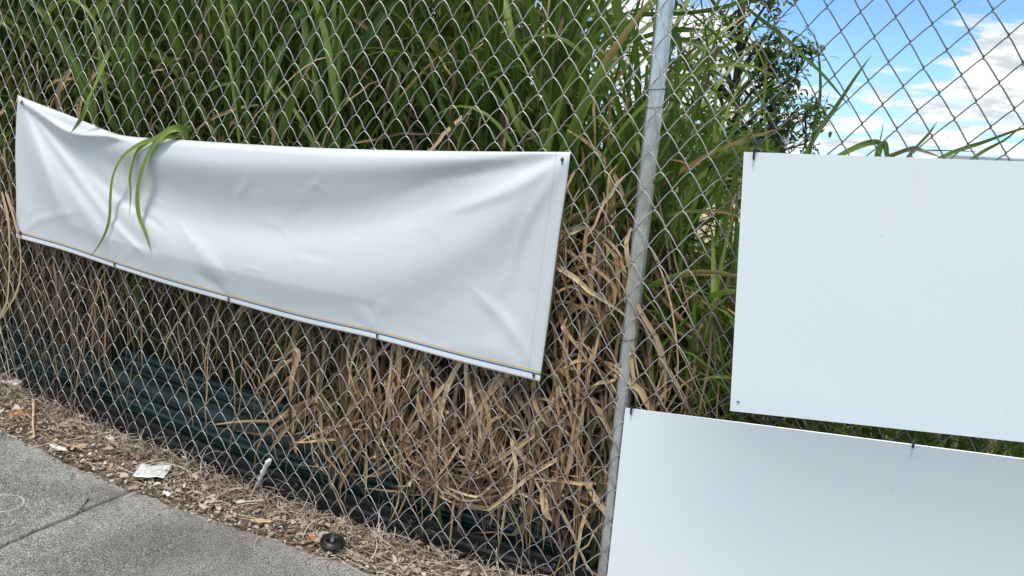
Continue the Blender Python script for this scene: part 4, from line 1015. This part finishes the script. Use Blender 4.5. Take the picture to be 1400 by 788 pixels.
for cx, cy, rx, ry, cnt in clus:
    cc = ray_pt(cx, cy, TD+random.uniform(-.5, .5)); tops.append(cc)
    # sub clumps give an uneven outline
    subs = [cc+np.array(rt_)*random.gauss(0, rx*.42)*px2m+np.array([0, 0, 1])*random.gauss(0, ry*.42)*px2m+fw_*random.uniform(-.35, .35) for _ in range(max(4, cnt//20))]
    for sc_ in subs:
        k = 26; Pb = sc_+rng.normal(0, .07, (k, 3)); L = U(.06, .115, k)
        P, sd, nr, Wd, t = blade_arrays(Pb, U(0, 6.28, k), U(-.9, .6, k), U(.2, 1.3, k), L, L*U(.34, .5, k), n=5, twist=U(-.8, .8, k), curl=U(-.5, .5, k))
        prof = np.array([.15, .8, 1, .7, .05]); Wd = Wd.max(axis=1)[:, None]*prof
        lf.add(*ribbons(P, sd, nr, Wd, t, U(0, 1, k), np.zeros(k), fold=.12))
        branches.append((cc, sc_))
lf.build('crown', M_leaf, tree)
parts = []
trunk_top = ray_pt(1012, 60, TD)
parts.append(tube(spline([tb, tb*.5+trunk_top*.5+rt_*.1, trunk_top, ray_pt(1025, -60, TD)], 14), np.linspace(.045, .015, 14), 8))
mesh_obj('trunk', *parts[0], M_bark, tree)
bp2 = []
for cc in tops:
    z0 = max(tb[2]+.6, cc[2]-.5); f_ = min(1, max(0, (z0-tb[2])/(trunk_top[2]-tb[2]))); st = tb*(1-f_)+trunk_top*f_
    bp2.append(tube(spline([st, (st+cc)/2+np.array([0, 0, .08]), cc], 7), np.linspace(.028, .008, 7), 5))
for a_, b_ in branches: bp2.append(tube([a_, (a_+b_)/2+np.array([0, 0, .02]), b_], [.006, .004, .0025], 4))
v_, f_ = merge(bp2); mesh_obj('limbs', v_, f_, M_bark, tree)

# ------------------------------------------------------------------ far distance
M_far = simple('far_foliage', (.05, .075, .035), .9, 0, .1, .5, .4)
fb = Bag()
def far_clump(x0, x1, ytop, dist, hgt, n):
    for _ in range(n):
        x = random.uniform(x0, x1); q = ray(x, 230); q = q/np.hypot(q[0], q[1]); g_ = CAM+q*(dist*random.uniform(.95, 1.1)); g_[2] = random.uniform(0, 1)**.7*hgt*random.uniform(.7, 1)
        k = 5; Pb = g_+rng.normal(0, .5, (k, 3)); L = U(.6, 1.4, k)
        P, sd, nr, Wd, t = blade_arrays(Pb, U(0, 6.28, k), U(-1, 1, k), U(0, 1, k), L, L*.7, n=4, twist=U(-1, 1, k)); fb.add(*ribbons(P, sd, nr, Wd, t, U(0, 1, k), np.zeros(k)))
far_clump(-400, 1060, 215, 75, 6.0, 900)
far_clump(1200, 1700, 215, 130, 2.4, 300)
tag(fb.build('treeline', M_leaf), 'low distant line of trees on the horizon', 'trees', kind='stuff')
M_bldg = simple('pale_wall', (.45, .42, .38), .8, var=.1, scale=1); M_roof = simple('grey_roof', (.16, .18, .20), .5, var=.15, scale=1); M_glass = simple('dark_glass', (.03, .04, .05), .2)
def building(px, dist, w, h, rh, label):
    q = ray(px, 225); q[2] = 0; q /= np.linalg.norm(q); c = q*dist; sd = np.array([q[1], -q[0], 0]); dp = 9.0
    o = empty('warehouse', c, label=label, cat='building')
    vs, fs = boxvf(c+np.array([0, 0, h/2]), sd*w/2, q*dp/2, np.array([0, 0, h/2])); mesh_obj('wall', vs, fs, M_bldg, o, smooth_=False)
    V = [c+sd*sx*(w/2+.4)+q*sy*(dp/2+.5)+np.array([0, 0, h+z]) for sx, sy, z in ((-1, -1, .003), (1, -1, .003), (1, 1, .003), (-1, 1, .003), (-1, 0, rh), (1, 0, rh))]
    mesh_obj('roof', V, [(0, 1, 5, 4), (2, 3, 4, 5), (0, 4, 3), (1, 2, 5), (0, 3, 2, 1)], M_roof, o, smooth_=False)
    for k in range(int(w//5)):
        cc = c-q*(dp/2+.02)+sd*(-w/2+2.5+k*5)+np.array([0, 0, h*.55]); vs, fs = boxvf(cc, sd*.9, q*.03, np.array([0, 0, .55])); mesh_obj('window', vs, fs, M_glass, o, smooth_=False)
building(1545, 120, 40, 3.3, 1.5, 'long low building with grey roof on the horizon above the upper sign')
building(1006, 95, 10, 4.0, 1.6, 'small pale building far off between the tree and the upper sign')
# sandy heap seen low between blades
cs = ray_pt(985, 258, 11.0); cs[2] = 0
xs = np.linspace(-1, 1, 25); V = []
for a_ in xs:
    for b2 in xs:
        r0 = math.hypot(a_, b2); h = .9*max(0, 1-r0**1.4)*(1+.15*math.sin(a_*5)*math.cos(b2*7)); V.append((cs[0]+a_*1.3, cs[1]+b2*1.1, -.09+h))
i, j = np.meshgrid(np.arange(24), np.arange(24), indexing='ij'); a = (i*25+j).ravel()
o = mesh_obj('sand_heap', V, np.stack([a, a+25, a+26, a+1], 1), m_soil('pale_sand', (.46, .38, .28), (.55, .46, .35), (.38, .31, .23), .6), base=cs); tag(o, 'pale tan sand heap beyond the fence, left of the upper sign corner', 'sand heap')
